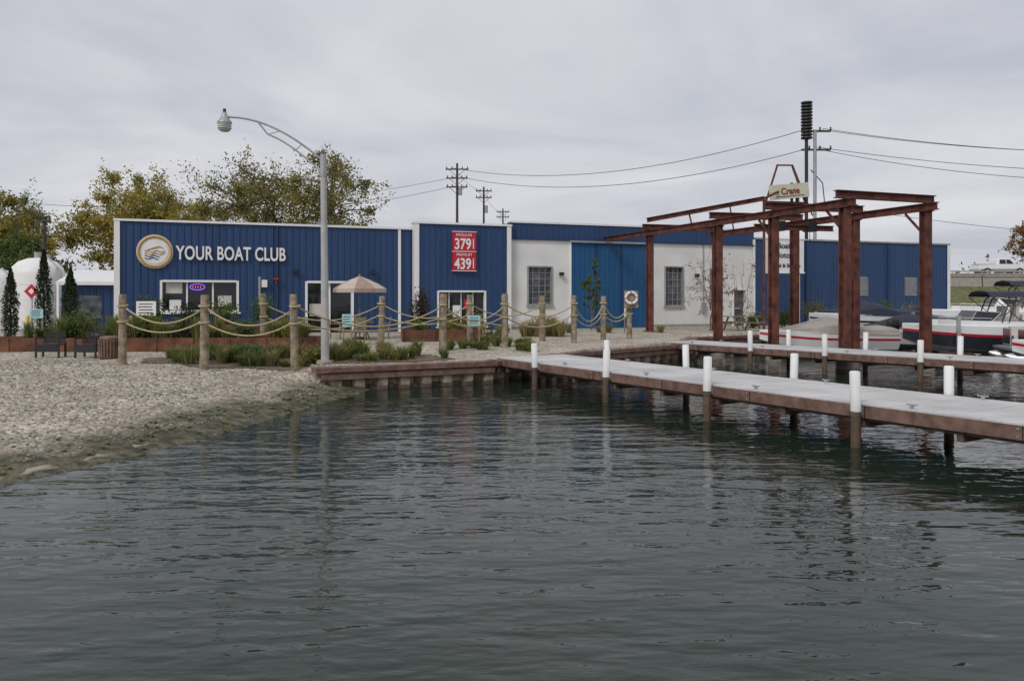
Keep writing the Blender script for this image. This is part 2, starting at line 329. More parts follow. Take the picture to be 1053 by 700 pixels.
# ---------------------------------------------------------------- docks
def dock(name,A,B,width,z,front,back,ztop=1.25):
    mb=MB(); A=Vector((*A,0));B=Vector((*B,0)); d=(B-A);L=d.length;d.normalize(); pr=Vector((-d.y,d.x,0))
    if pr.y<0: pr=-pr
    rz=math.atan2(d.y,d.x); s=0
    while s<L:
        c=A+d*(s+.07)+pr*width/2; mb.box((c.x,c.y,z-.02+random.uniform(-.002,.002)),(.134,width,.04),M_deck,rz); s+=.14
    for o in(0.0,width):
        a_=A+pr*o; b_=B+pr*o; a_.z=b_.z=z-.125
        mb.beam(a_,b_,.05,.2,M_brown)
        a_=A+pr*(abs(o-.12)); b_=B+pr*(abs(o-.12)); a_.z=b_.z=z-.17; mb.beam(a_,b_,.05,.24,M_pile)
        k=1.2; sg=-1 if o==0 else 1
        while k<L:
            q=A+d*k+pr*(o+sg*.03); mb.box((q.x,q.y,z-.125),(.012,.012,.2),M_dark,rz)
            for zz in(-.07,-.18):
                q2=q+d*.06; mb.box((q2.x,q2.y,z+zz),(.03,.02,.03),M_galv,rz)
            k+=2.4
    s=.5
    while s<L:
        a_=A+d*s+pr*.05; b_=a_+pr*(width-.1); a_.z=b_.z=z-.32; mb.beam(a_,b_,.1,.14,M_pile); s+=1.6
    def post(s,o):
        c=A+d*s+pr*o; tl=random.uniform(-.02,.02)
        mb.tube([(c.x,c.y,-1.3),(c.x,c.y,z-.05)],[.082,.08],M_pile,12)
        zt_=ztop+random.uniform(-.05,.04)
        mb.tube([(c.x,c.y,z-.12),(c.x+tl,c.y,zt_-.02),(c.x+tl,c.y,zt_)],[.083,.083,.066],M_white,14)
        mb.tube([(c.x,c.y,z-.2),(c.x,c.y,z-.118)],.086,M_pile,14)
        mb.box((c.x-pr.x*.1*(1 if o>0 else -1),c.y-pr.y*.1*(1 if o>0 else -1),z-.12),(.14,.14,.12),M_galv,rz)
    for s in front: post(s,-.12)
    for s in back: post(s,width+.12)
    for s in np.arange(1.5,L-1,3.1):
        for o in(.14,width-.14):
            c=A+d*s+pr*o; mb.box((c.x,c.y,z+.03),(.05,.04,.05),M_galv,rz); mb.beam((c.x-d.x*.09,c.y-d.y*.09,z+.06),(c.x+d.x*.09,c.y+d.y*.09,z+.06),.025,.02,M_galv)
    return mb.build(name)
O=Vector((7.03,10.94));D=Vector((-.527,.85))
s0=-6; A=O+D*s0; B=O+D*14.1
dock('dock',A,B,2.35,.7,[s-s0 for s in(-3.6,-.6,2.5,5.8,9.0,12.0)],[s-s0 for s in(-4,-.7,2.43,5.8,9.05,12.2)])
O=Vector((13.35,20.8));D=Vector((-.6,.8)); s0=-12; A=O+D*s0;B=O+D*12.6
dock('dock',A,B,2.0,.7,[s-s0 for s in(-9,-6,-3,-.3,2.6,5.6,8.4)],[s-s0 for s in(-6,-.5,2.5,5.5,8.4)])

# ---------------------------------------------------------------- boat club building
E=empty('boat_club_building',(-17.8,35.8,0),math.atan2(.358,.934))
def dep(s):
    p=(s%.305)
    if p<.03: return p/.03
    if p<.075: return 1
    if p<.105: return 1-(p-.075)/.03
    return 0
def ribrect(mb,s0,s1,z0,z1,y,mt,h=.045):
    bp_=[s0,s1]; k=math.floor(s0/.305)
    while k*.305<s1:
        for o in(0,.03,.075,.105):
            q=k*.305+o
            if s0+.001<q<s1-.001: bp_.append(q)
        k+=1
    bp_.sort()
    for a_,b_ in zip(bp_[:-1],bp_[1:]):
        ya=y-h*dep(a_+1e-6); yb=y-h*dep(b_-1e-6)
        mb.add([(a_,ya,z0),(b_,yb,z0),(b_,yb,z1),(a_,ya,z1)],[(0,1,2,3)],mt)
def wall(mb,s0,s1,z0,z1,y,mt,ops,rib=True):
    cuts=sorted(set([s0,s1]+[v for o in ops for v in o[:2] if s0<v<s1]))
    for a_,b_ in zip(cuts[:-1],cuts[1:]):
        mid=(a_+b_)/2; hs=[o for o in ops if o[0]<mid<o[1]]
        segs=[(z0,z1)]
        for o in hs:
            ns=[]
            for u,v in segs:
                if o[2]>u+.01: ns.append((u,min(v,o[2])))
                if o[3]<v-.01: ns.append((max(u,o[3]),v))
            segs=ns
        for u,v in segs:
            if rib: ribrect(mb,a_,b_,u,v,y,mt)
            else: mb.add([(a_,y,u),(b_,y,u),(b_,y,v),(a_,y,v)],[(0,1,2,3)],mt)
def window(mb,s0,s1,z0,z1,y,cols,rows,fr=.07,glass=None,bar=.035,sill=True,frm=None):
    glass=glass or M_glass; frm=frm or M_trim; yo=y-.07; yi=y+.16
    mb.bb(s0,s1,yi,yi+.02,z0,z1,glass)
    mb.bb(s0-fr*.3,s0+fr,yo,yi-.003,z0,z1,frm); mb.bb(s1-fr,s1+fr*.3,yo,yi-.003,z0,z1,frm)
    mb.bb(s0+fr,s1-fr,yo,yi-.003,z1-fr,z1+.02,frm); mb.bb(s0+fr,s1-fr,yo,yi-.003,z0-.02,z0+fr,frm)
    for i in range(1,cols):
        q=s0+(s1-s0)*i/cols; mb.bb(q-bar/2,q+bar/2,yi-.06,yi-.004,z0+fr,z1-fr,frm)
    for i in range(1,rows):
        q=z0+(z1-z0)*i/rows; mb.bb(s0+fr,s1-fr,yi-.05,yi-.006,q-bar/2,q+bar/2,frm)
    if sill: mb.bb(s0-.1,s1+.1,y-.12,y-.072,z0-.1,z0-.022,frm)
B0=.5
w1=(1.83,5.2,1.75,3.2); d1=(8.3,10.6,B0,3.22)
mb=MB(); wall(mb,0,13.7,B0,5.86,0,M_blue,[w1,d1])
wall(mb,13.8,18.8,B0,6.16,-.35,M_blue,[(14.84,17.44,.95,2.75)])
wall(mb,18.9,34.7,5.55,6.4,-.06,M_blue,[])
wall(mb,22.5,27.2,B0+.1,5.5,-.12,M_blue2,[])
wall(mb,34.8,50.7,B0,5.93,0,M_blue,[(42.8,43.7,2.5,3.75),(46.8,47.9,2.5,3.75)])
mb.build('metal_cladding',E)
mb=MB()
wn1=[(19.95,21.4,2.0,4.1),(28.5,29.75,1.9,4.2),(31.6,32.4,1.9,4.1),(33.2,34.15,B0,2.9)]
wall(mb,18.9,34.7,B0,5.56,0,M_stucco,wn1,False)
mb.build('stucco_wall',E)
mb=MB()
mb.bb(0.02,13.7,.4,15,B0,5.7,M_dark)
mb.bb(13.7,18.9,.4,15,B0,6.0,M_dark); mb.bb(18.9,34.7,.4,16,B0,6.3,M_dark); mb.bb(34.7,50.7,.4,17,B0,5.8,M_dark)
for a_,b_,z in((0,13.7,5.7),(13.7,18.9,6),(18.9,34.7,6.3),(34.7,50.7,5.8)): mb.bb(a_+.03,b_-.03,.2,16,z+.003,z+.06,M_roof)
mb.bb(-.02,0.02,0,15,B0,5.85,M_blue); mb.bb(50.7,50.74,0,17,B0,5.9,M_blue)
mb.bb(13.72,13.78,-.35,.1,B0,6.16,M_blue); mb.bb(18.82,18.88,-.35,.1,B0,6.4,M_blue)
mb.bb(22.45,22.5,-.16,0,B0,5.54,M_trim);mb.bb(27.2,27.26,-.16,0,B0,5.54,M_trim)
mb.build('shell',E)
mb=MB()
T=M_trim
mb.bb(-.08,.16,-.09,-.047,B0,5.86,T); mb.bb(-.08,-.03,-.045,15,B0+.01,5.86,T)
mb.bb(-.1,13.62,-.11,.2,5.86,5.96,T)
mb.bb(12.86,13.0,-.08,-.047,B0,5.855,T)
mb.bb(13.6,13.86,-.44,-.398,B0,6.16,T); mb.bb(13.6,13.7,-.396,-.05,B0,6.15,T); mb.bb(18.62,18.86,-.44,-.398,B0,6.16,T)
mb.bb(13.55,18.9,-.47,.2,6.16,6.26,T)
mb.bb(18.88,34.75,-.14,.2,6.4,6.5,T); mb.bb(18.9,34.7,-.13,-.108,5.5,5.57,M_navy)
mb.bb(34.75,50.8,-.1,.2,5.93,6.03,M_galv); mb.bb(50.56,50.8,-.09,-.047,B0,5.925,T); mb.bb(34.62,34.78,-.1,-.05,B0,5.9,T)
mb.bb(0.16,1.4,-.06,-.047,B0,.8,T)
for q in(24.0,25.6): mb.bb(q,q+.05,-.18,-.168,.8,5.4,M_navy)
mb.bb(22.4,27.4,-.3,-.17,5.42,5.52,M_galv)
for q in(7.8,11.6,17.9,21.9,30.6): mb.bb(q-.1,q+.1,-.28,-.06,3.6,3.78,M_dark)
for q in(6.9,38.6,45.2): mb.bb(q,q+.1,-.14,-.05,.7,5.85,M_navy)
mb.bb(6.25,6.5,-.22,-.05,2.9,3.25,M_white); mb.bb(6.1,6.2,-.1,-.05,1.0,3.4,M_galv)
mb.bb(19.0,22.3,-.03,-.01,B0,.85,M_conc); mb.bb(27.3,33.1,-.03,-.01,B0,.85,M_conc)
mb.bb(31.0,31.25,-.2,-.01,1.5,2.1,M_galv); mb.bb(31.1,31.15,-.06,-.01,2.1,5.5,M_galv)
mb.box((6.9,-.2,3.3),(.22,.18,.1),M_dred); mb.cyl((6.9,-.2,3.08),(6.9,-.2,3.24),.05,None,M_dred,8)
mb.build('trim',E)
mb=MB()
window(mb,*w1,0,3,1,.08,bar=.07); window(mb,14.84,17.44,.95,2.75,-.35,4,1,.07,M_glass)
window(mb,8.3,10.6,B0+.05,3.2,0,2,1,.09,bar=.12)
window(mb,19.95,21.4,2.0,4.1,0,4,6,.06,M_glass2,.03,frm=M_galv);window(mb,28.5,29.75,1.9,4.2,0,4,6,.06,M_glass2,.03,frm=M_galv);window(mb,31.6,32.4,1.9,4.1,0,2,5,.06,M_glass,.03,frm=M_galv)
window(mb,33.2,34.15,B0+.1,2.9,0,1,2,.07,M_glass2)
for a_,b_ in((42.8,43.7),(46.8,47.9)):
    mb.bb(a_,b_,.03,.06,2.5,3.75,M_galv)
    for i in range(10): mb.bb(a_+.02,b_-.02,-.05,.02,2.52+i*.122,2.58+i*.122,M_galv)
mb.bb(2.05,2.75,.14,.155,2.6,3.1,M_seat); mb.bb(4.3,4.9,.14,.155,2.0,2.5,M_seat); mb.bb(2.2,2.7,.13,.139,1.85,2.3,M_white)
mb.bb(8.5,9.1,.14,.155,1.5,2.1,M_seat); mb.bb(15.7,16.1,-.21,-.195,1.4,2.0,M_white); mb.bb(16.3,16.7,-.21,-.195,1.8,2.3,M_red)
mb.build('windows_and_doors',E)
neon=emis('neon_violet',(.25,.12,1.),1.0); neon2=emis('neon_red',(1,.15,.2),.8)
mb=MB()
mb.tube([(3.4+.32*math.cos(t_),.05,2.9+.14*math.sin(t_)) for t_ in np.linspace(0,2*math.pi,24)],.018,neon,6)
for i in range(4): mb.tube([(3.2+i*.11,.05,2.85),(3.22+i*.11,.05,2.95)],.014,neon2,5)
mb.build('neon_open_sign',E)
text('sign_letters','YOUR BOAT CLUB',.88,(2.5,-.13,4.17),(math.pi/2,0,0),M_trim,E,.05,bold=.018,sx=.635,spacing=1.04)
mb=MB(); c=Vector((1.6,0,4.5))
def disc(r,y0,y1,mt,n=40): mb.cyl((c.x,y0,c.z),(c.x,y1,c.z),r,None,mt,n)
disc(.77,-.1,-.05,M_trim); 
ring=[(c.x+.68*math.cos(a_),-.12,c.z+.68*math.sin(a_)) for a_ in np.linspace(0,2*math.pi,49)]; mb.tube(ring,.06,M_gold,6)
disc(.56,-.125,-.102,M_trim)
for j in range(4): mb.tube([(c.x-.42+.056*i,-.14,c.z+.02-.11*j+.04*math.sin(i*.9+j*.8)) for i in range(16 if j<2 else 14-j)],.02,M_gold if j<2 else M_navy,5)
mb.tube([(c.x-.3,-.14,c.z+.08),(c.x-.05,-.14,c.z+.17),(c.x+.2,-.14,c.z+.24),(c.x+.36,-.14,c.z+.16)],[.02,.035,.03,.015],M_gold,6)
mb.build('round_logo_sign',E)
PS=empty('fuel_price_sign'); PS.parent=E
mb=MB(); mb.bb(15.6,16.85,-.56,-.41,3.8,5.78,M_red)
for z in(3.76,4.76,5.78): mb.bb(15.58,16.87,-.58,-.405,z,z+.035,M_trim)
mb.build('panel',PS)
for nm,tx,z in(('price_top','379',4.9),('price_bottom','439',3.88)):
    text(nm,tx,.78,(16.13,-.575,z),(math.pi/2,0,0),M_trim,PS,.01,'CENTER',.018,sx=.78)
    mb=MB(); mb.bb(16.68,16.73,-.575,-.562,z+.02,z+.54,M_trim); mb.build('ninth_bar',PS)
text('label_top','REGULAR',.2,(16.2,-.575,5.56),(math.pi/2,0,0),M_trim,PS,.008,'CENTER')
text('label_bottom','PREMIUM',.2,(16.2,-.575,4.54),(math.pi/2,0,0),M_trim,PS,.008,'CENTER')

mb=MB(); mb.M=Matrix.Translation((-17.8,35.8,0))@Matrix.Rotation(math.atan2(.358,.934),4,'Z')
ribrect(mb,-2.6,-.1,.5,3.1,3.0,M_blue); mb.bb(-2.6,-.1,3.05,9,.5,3.05,M_blue)
mb.add([(-2.8,2.7,3.15),(-.1,2.7,3.15),(-.1,9,3.9),(-2.8,9,3.9)],[(0,1,2,3)],M_trim)
mb.bb(-2.8,-.1,2.66,2.7,3.0,3.16,M_trim); mb.bb(-1.9,-.9,2.93,2.95,1.4,2.5,M_glass2)
mb.beam((-2.7,2.7,3.1),(-2.7,2.7,.5),.1,.1,M_trim)
mb.build('storage_shed')

# ---------------------------------------------------------------- boat hoist gantry
mb=MB(); zt=6.1
R1=[(11.37,27.2),(10.1,30.75),(8.87,34.3),(6.9,39.9)]
R2=[(14.8,28.5),(13.65,31.75),(12.45,35.1),(10.5,41.0)]
for i,(x,y) in enumerate(R1+R2):
    gb=gz(x,y); base=gb if gb>.3 else -1.3
    mb.ibeam((x,y,base),(x,y,zt-.62),.29,.3,M_rust,t=.035)
    mb.box((x,y,max(gb,.5)+.02 if gb>.3 else .35),(.5,.5,.05),M_rust,.34)
    mb.box((x,y,zt-.6),(.4,.4,.03),M_rust,.34)
    if gb<.3: mb.cyl((x,y,-1.3),(x,y,.32),.3,None,M_conc,14)
dr=Vector((-.334,.943,0))
def e3(p,z): return Vector((p[0],p[1],z))
mb.ibeam(e3(R1[0],zt-.45)-dr*.5,e3(R1[3],zt-.45)+dr*5.,.2,.27,M_rust)
mb.ibeam(e3(R2[0],zt-.45)-dr*.5,e3(R2[3],zt-.45)+dr*.5,.2,.27,M_rust)
for p,q in zip(R1,R2):
    a_=e3(p,zt-.16);b_=e3(q,zt-.16);d=(b_-a_).normalized(); mb.ibeam(a_-d*.4,b_+d*.4,.22,.27,M_rust)
for p in(R1[0],R1[1],R2[0],R2[1]):
    mb.beam(e3(p,zt-1.5),e3(p,zt-.62)+dr*.9,.07,.07,M_rust)
mb.ibeam(e3(R1[1],zt-.85)+dr*1.2,e3(R2[1],zt-.85)+dr*1.2,.16,.22,M_rust)
for k in(.3,.7):
    p=e3(R1[1],0).lerp(e3(R2[1],0),k)+dr*1.2; mb.box((p.x,p.y,zt-.8),(.4,.4,.4),M_dark,.3); mb.cyl((p.x,p.y,zt-1),(p.x,p.y,zt-1.5),.012,None,M_dark,6)
bA=Vector((6.8,40.1,6.3)); bB=Vector((13.1,41.4,7.55))
mb.ibeam(bA,bB,.2,.24,M_rust)
for k in(.35,.7): q=bA.lerp(bB,k); mb.beam(q,(q.x+.2,q.y,zt-.2),.07,.07,M_rust)
mb.beam(bB,(14.6,43.6,8.2),.1,.1,M_rust); mb.beam((13.1,41.4,7.5),(13.1,41.4,.6),.14,.14,M_rust)
mb.build('boat_hoist_gantry')

# ---------------------------------------------------------------- street lamp
mb=MB(); lx,ly=-5.3,22.6; z0=gz(lx,ly)
mb.tube([(lx,ly,z0-.1),(lx-.02,ly,3.5),(lx-.06,ly,6.42)],[.12,.1,.08],M_lampole,16)
mb.box((lx,ly,z0+.04),(.4,.4,.1),M_conc)
pa=[]
for t_ in np.linspace(0,1,14): pa.append((lx-.05-2.62*t_,ly-.1*t_,6.28+1.24*(1-(1-t_)**1.9)))
mb.tube(pa,.03,M_galv,8)
pb=[(lx-.05-1.75*t_,ly-.07*t_,5.92+1.16*(1-(1-t_)**1.5)) for t_ in np.linspace(0,1,10)]
pb[-1]=(pa[9][0],pa[9][1],pa[9][2]-.03); mb.tube(pb,.024,M_galv,8)
for i in(3,6): mb.cyl(pa[i],pb[min(9,int(i*1.4))],.014,None,M_galv,6)
mb.cyl((lx-.055,ly,5.85),(lx-.055,ly,6.45),.095,None,M_galv,12)
hx,hy,hz=lx-2.82,ly-.1,7.42
mb.tube([pa[-1],(hx+.05,hy,hz+.12)],.035,M_galv,8)
mb.cyl((hx,hy,hz+.2),(hx,hy,hz+.33),.045,None,M_dark,10)
mb.lathe((hx,hy,hz),[(0,.24),(.06,.23),(.08,.14),(.1,.1),(.15,.02),(.2,-.03),(.2,-.08)],M_galv)
mb.lathe((hx,hy,hz),[(.185,-.08),(.18,-.2),(.16,-.27),(.1,-.31),(0,-.32)],M_lens)
for z in(-.12,-.17,-.22): mb.lathe((hx,hy,hz+z),[(.186,-.012),(.194,0),(.186,.012)],M_lens)
mb.build('street_lamp')

# ---------------------------------------------------------------- rope fence
posts=[(-11.1,22.7),(-8.43,21.8),(-5.75,21.1),(-2.2,25.2),(-.25,27.6),(2.35,30.2),(3.7,32.3),(4.9,33.2)]
rear=[(-8.8,28.2),(-4.8,29.2),(-1.55,29.2),(1.2,31.5)]
F_=empty('rope_fence'); mb=MB()
for x,y in posts+rear:
    z=gz(x,y); r_=random.uniform(.105,.122); tx,ty=random.uniform(-.05,.05),random.uniform(-.03,.03); zt_=2.48+random.uniform(-.05,.05)
    mb.tube([(x,y,z-.2),(x+tx*.5,y,1.6),(x+tx,y+ty,zt_),(x+tx,y+ty,zt_+.04)],[r_*1.04,r_*.98,r_*.93,r_*.8],M_wood,14)
mb.build('posts',F_)
mb=MB()
def rope(a_,b_,za,zb,sag,r_=.024):
    mb.tube([(a_[0]+(b_[0]-a_[0])*t_,a_[1]+(b_[1]-a_[1])*t_,za+(zb-za)*t_-4*sag*t_*(1-t_)) for t_ in np.linspace(0,1,17)],r_,M_rope,6)
for L_ in(posts,rear):
    for a_,b_ in zip(L_[:-1],L_[1:]):
        rope(a_,b_,2.2,2.15,random.uniform(.45,.7)); rope(a_,b_,1.75,1.8,random.uniform(.3,.55))
for x,y in posts+rear:
    for z in(2.2,1.75): mb.tube([(x+.13*math.cos(t_),y+.13*math.sin(t_),z+.02*math.sin(t_)) for t_ in np.linspace(0,2*math.pi,13)],.028,M_rope,6)
mb.build('rope',F_)

# ---------------------------------------------------------------- vegetation helpers
def leaves(C,size,flat=.0,asp=.6):
    N=len(C); a=rng.normal(size=(N,3)); a/=np.linalg.norm(a,axis=1)[:,None]
    b_=rng.normal(size=(N,3)); b_-=a*(a*b_).sum(1)[:,None]; b_/=np.linalg.norm(b_,axis=1)[:,None]
    s=(size*rng.uniform(.6,1.3,N))[:,None]
    return np.stack([C-a*s,C+b_*s*asp,C+a*s,C-b_*s*asp],1).reshape(-1,3)
def tree(name,x,y,h,w,lm,nclump=45,nleaf=220,ls=.16,tr=.22,lo=.25,bark=M_bark,seed=1,cl=.11,fork=True,zb=None):
    r=np.random.default_rng(seed); e=empty(name,(0,0,0)); z0=gz(x,y) if zb is None else zb; mb=MB()
    th=h*(lo+.12); tp=[(x,y,z0-.1),(x+.02*h*r.normal(),y,z0+th*.5),(x+.03*h*r.normal(),y,z0+th)]
    mb.tube(tp,[tr,tr*.85,tr*.65],bark,9)
    mains=[]
    for i in range(6):
        a=i*1.05+r.uniform(0,.6); rr=w*.5*r.uniform(.3,.6); top=(x+rr*math.cos(a),y+rr*math.sin(a),z0+h*r.uniform(.62,.88))
        st=tp[2] if fork else (x,y,z0+th*r.uniform(.4,1)); mid=(st[0]+(top[0]-st[0])*.5+r.normal()*.1,st[1]+(top[1]-st[1])*.5,st[2]+(top[2]-st[2])*.42)
        p=[Vector(st).lerp(Vector(mid),t) if t<=1 else Vector(mid).lerp(Vector(top),t-1) for t in np.linspace(0,2,7)]
        p=[q+Vector(r.normal(size=3))*.012*h for q in p]; p[0]=Vector(st)
        mb.tube(p,[tr*.5*(1-.12*k) for k in range(7)],bark,6); mains.append(p)
    LC=[]
    for i in range(nclump):
        u=r.normal(size=3); u/=np.linalg.norm(u); rad=r.uniform(.15,1)**.5*(1+.06*r.normal())
        c=np.array([x+u[0]*w/2*rad,y+u[1]*w/2*rad,z0+h*(lo+(1-lo)*.5)+u[2]*h*(1-lo)*.5*rad])
        q=mains[0][2]
        for mm in mains:
            for v in mm[2:]:
                if (v-Vector(c)).length<(q-Vector(c)).length: q=v
        mid=q.lerp(Vector(c),.5)+Vector((0,0,.02*h)); mb.tube([q,mid,Vector(c)],[tr*.18,tr*.12,tr*.05],bark,4,False)
        sc_=w*cl*r.uniform(.6,1.3); n_=int(nleaf*r.uniform(.3,1.6))
        tips=[]
        for k in range(9):
            o=Vector(r.normal(size=3))*sc_*.95; o.z*=.7; mb.tube([Vector(c)-o*.1,Vector(c)+o],[tr*.05,tr*.015],bark,3,False); tips.append(o)
        T_=np.array(tips)[r.integers(0,9,n_)]; kk=r.uniform(.1,1.1,n_)[:,None]
        LC.append(c+T_*kk+r.normal(size=(n_,3))*sc_*.22)
    C=np.concatenate(LC); mb.build('trunk_and_branches',e)
    v=leaves(C,ls); npmesh('leaves',v,len(v)//4,lm,e); return e
def shrub(name,x,y,h,w,lm,n=500,ls=.06,zb=None,seed=3,stems=7):
    r=np.random.default_rng(seed); e=empty(name); z0=(gz(x,y) if zb is None else zb); mb=MB(); LC=[]
    for i in range(stems):
        a=r.uniform(0,6.28); rr=w*.5*r.uniform(.2,1); t_=Vector((x+rr*math.cos(a),y+rr*math.sin(a),z0+h*r.uniform(.55,1)))
        b_=Vector((x+.1*rr*math.cos(a),y,z0-.03)); mid=b_.lerp(t_,.5)+Vector((0,0,.08*h)); mb.tube([b_,mid,t_],[.018,.012,.005],M_bark,4,False)
        k=r.uniform(.25,1,n//stems)[:,None]; pts=np.array(b_)*(1-k)+np.array(t_)*k+r.normal(size=(n//stems,3))*np.array([w*.13,w*.13,h*.09])
        LC.append(pts)
    C=np.concatenate(LC); C[:,2]=np.maximum(C[:,2],z0+.02); mb.build('stems',e); v=leaves(C,ls); npmesh('leaves',v,len(v)//4,lm,e); return e
def grass(name,spots,lm,blades=110):
    V_=[]
    for x,y,h,w,zb in spots:
        z0=gz(x,y) if zb is None else zb; N=blades
        a=rng.uniform(0,6.28,N); rr=rng.uniform(0,w*.18,N); L=h*rng.uniform(.6,1.1,N); lean=rng.uniform(.05,.6,N)*w
        bx=x+rr*np.cos(a); by=y+rr*np.sin(a); dx=np.cos(a);dy=np.sin(a); bw=.010+.006*rng.random(N)
        p0=np.stack([bx-dy*bw,by+dx*bw,np.full(N,z0-.02)],1); p1=np.stack([bx+dy*bw,by-dx*bw,np.full(N,z0-.02)],1)
        mx,my=bx+dx*lean*.4,by+dy*lean*.4; m0=np.stack([mx-dy*bw,my+dx*bw,z0+L*.65],1); m1=np.stack([mx+dy*bw,my-dx*bw,z0+L*.65],1)
        tx,ty=bx+dx*lean,by+dy*lean; t0=np.stack([tx-dy*.003,ty+dx*.003,z0+L*.95],1); t1=np.stack([tx+dy*.003,ty-dx*.003,z0+L*.95],1)
        V_.append(np.stack([p0,p1,m1,m0],1).reshape(-1,3)); V_.append(np.stack([m0,m1,t1,t0],1).reshape(-1,3))
    V_=np.concatenate(V_); return npmesh(name,V_,len(V_)//4,lm)
def conifer(name,x,y,h,w,seed):
    r=np.random.default_rng(seed); e=empty(name); z0=gz(x,y); mb=MB(); mb.tube([(x,y,z0-.1),(x,y,z0+h*.9)],[.06,.015],M_bark,6)
    N=4200; k=r.uniform(0,1,N)**.8; a=r.uniform(0,6.28,N)
    prof=w/2*np.minimum(1,(1-k)*2.2)**.8*(.75+.25*np.sin(k*40+a*3)*r.uniform(.3,1,N))*np.minimum(1,.6+k*4)
    rad=prof*r.uniform(.5,1.05,N); C=np.stack([x+rad*np.cos(a),y+rad*np.sin(a),z0+.05+k*h*.97],1)
    mb.build('trunk',e); v=leaves(C,.055,asp=.4); npmesh('foliage',v,N,L_con,e)

tree('cottonwood_tree',-32.0,70,12.1,12.6,L_yel,115,360,.12,.26,.2,seed=2,cl=.083)
tree('oak_tree',-16.4,60,12.9,13.0,L_oliv,125,270,.105,.4,.22,seed=5,cl=.083)
tree('maple_tree',-42.5,66,10.2,10,L_oliv,85,360,.12,.22,.1,seed=8,cl=.1)
tree('maple_tree',-36.0,58,6.0,5.5,L_grn,45,260,.11,.2,.1,seed=9)
tree('maple_tree',-38.5,62,8.2,6,L_yel,50,260,.12,.2,.1,seed=39)
tree('maple_tree',-49,75,12,10,L_grn,75,320,.13,.2,.1,seed=19,cl=.1)
tree('maple_tree',-25.5,72,8.0,7,L_oliv,55,260,.12,.2,.1,seed=29,cl=.1)
tree('birch_tree',85,130,16,9,L_org,50,120,.18,.2,.3,seed=21,cl=.09)
conifer('arborvitae_tree',-19.4,33,3.8,.8,1); conifer('arborvitae_tree',-20.9,33.2,3.0,.75,2); conifer('arborvitae_tree',-18.3,33.0,3.0,.85,3)
tree('young_tree',4.15,41.5,3.9,1.0,L_grn,26,60,.06,.035,.2,M_twig,11,.14,False)
tree('young_maple_tree',10.6,42.5,4.6,3.2,L_org,34,14,.055,.05,.15,M_twig,12,.1,False)
tree('young_maple_tree',12.6,43.5,4.2,2.4,L_org,24,14,.055,.035,.15,M_twig,14,.1,False)
C=[]
for i in range(150):
    x=rng.uniform(-190,190); y=rng.uniform(135,175); h=rng.uniform(4,9)
    C.append(np.array([x,y,.6+h*.5])+rng.normal(size=(150,3))*np.array([3,2,h*.24]))
C=np.concatenate(C); v=leaves(C,.45); npmesh('distant_trees',v,len(v)//4,L_far)

mb=MB()
def planter(x0,y0,x1,y1,dp,h,mb,gr=.02):
    z=min(gz(x0,y0),gz(x1,y1))-.05; a=Vector((x0,y0,0));b_=Vector((x1,y1,0)); d=(b_-a).normalized(); nn=Vector((-d.y,d.x,0))*dp
    for p,q in((a,b_),(a+nn,b_+nn),(a,a+nn),(b_,b_+nn)):
        mb.beam(p+Vector((0,0,z+h/2)),q+Vector((0,0,z+h/2)),.05,h,M_corten)
    L=(b_-a).length; k=0
    while k<L: p=a+d*k; mb.beam((p.x-nn.x*.02,p.y-nn.y*.02,z),(p.x-nn.x*.02,p.y-nn.y*.02,z+h-.01),.07,.05,M_corten); k+=1.2
    mb.beam(a+nn/2+Vector((0,0,z+h-.12)),b_+nn/2+Vector((0,0,z+h-.12)),dp-.06,.05,M_mulch); return z+h-.1
zp=planter(-19,26.2,-6.6,26.6,1.3,.55,mb); mb.build('corten_planter')
mb=MB(); zp2=planter(-4.2,30.8,-1.2,31.4,1.2,.5,mb); mb.build('corten_planter')
mb=MB(); zp3=planter(-15.5,31.4,-9.4,33,1.2,.7,mb); mb.build('corten_planter')
sp_=[]
for i in range(36): x=rng.uniform(-16.5,-6.8); sp_.append((x,26.8+rng.uniform(-.3,.6),rng.uniform(.35,.9),rng.uniform(.5,1.),zp))
grass('ornamental_grass',sp_,L_gras)
sp_=[]
for i in range(60):
    a=rng.uniform(0,6.28);rr=rng.uniform(.1,1)**.5; sp_.append((-6.4+4.4*rr*math.cos(a),23.9+1.5*rr*math.sin(a),rng.uniform(.2,.6),rng.uniform(.4,.8),None))
for i in range(22): sp_.append((rng.uniform(-2.4,1.0),rng.uniform(26.2,29.0),rng.uniform(.2,.45),rng.uniform(.4,.7),None))
sp_=[s for s in sp_ if inpoly(np.array([s[0]+.3]),np.array([s[1]-.8]),landpoly)[0]]
grass('ornamental_grass',sp_,L_gras,90)
sp_=[(rng.uniform(-8.5,-3.8),rng.uniform(22.8,25.2),rng.uniform(.3,.6),.6,None) for i in range(24)]
sp_+=[(rng.uniform(.2,2.2),rng.uniform(34.5,36),rng.uniform(.6,.95),1.0,None) for i in range(9)]
sp_+=[(rng.uniform(-1,8),rng.uniform(38,39),rng.uniform(.3,.6),.7,None) for i in range(10)]
grass('dry_ornamental_grass',sp_,L_tan,110)
sp_=[]
for i in range(90):
    k=rng.uniform(9.5,20.5); xx=np.interp(k,[p[1] for p in beach[5:]],[p[0] for p in beach[5:]])-rng.uniform(.1,1.2)**1.3; sp_.append((xx,k,rng.uniform(.02,.05),.12,None))
grass('shore_weeds',sp_,L_gras,12)
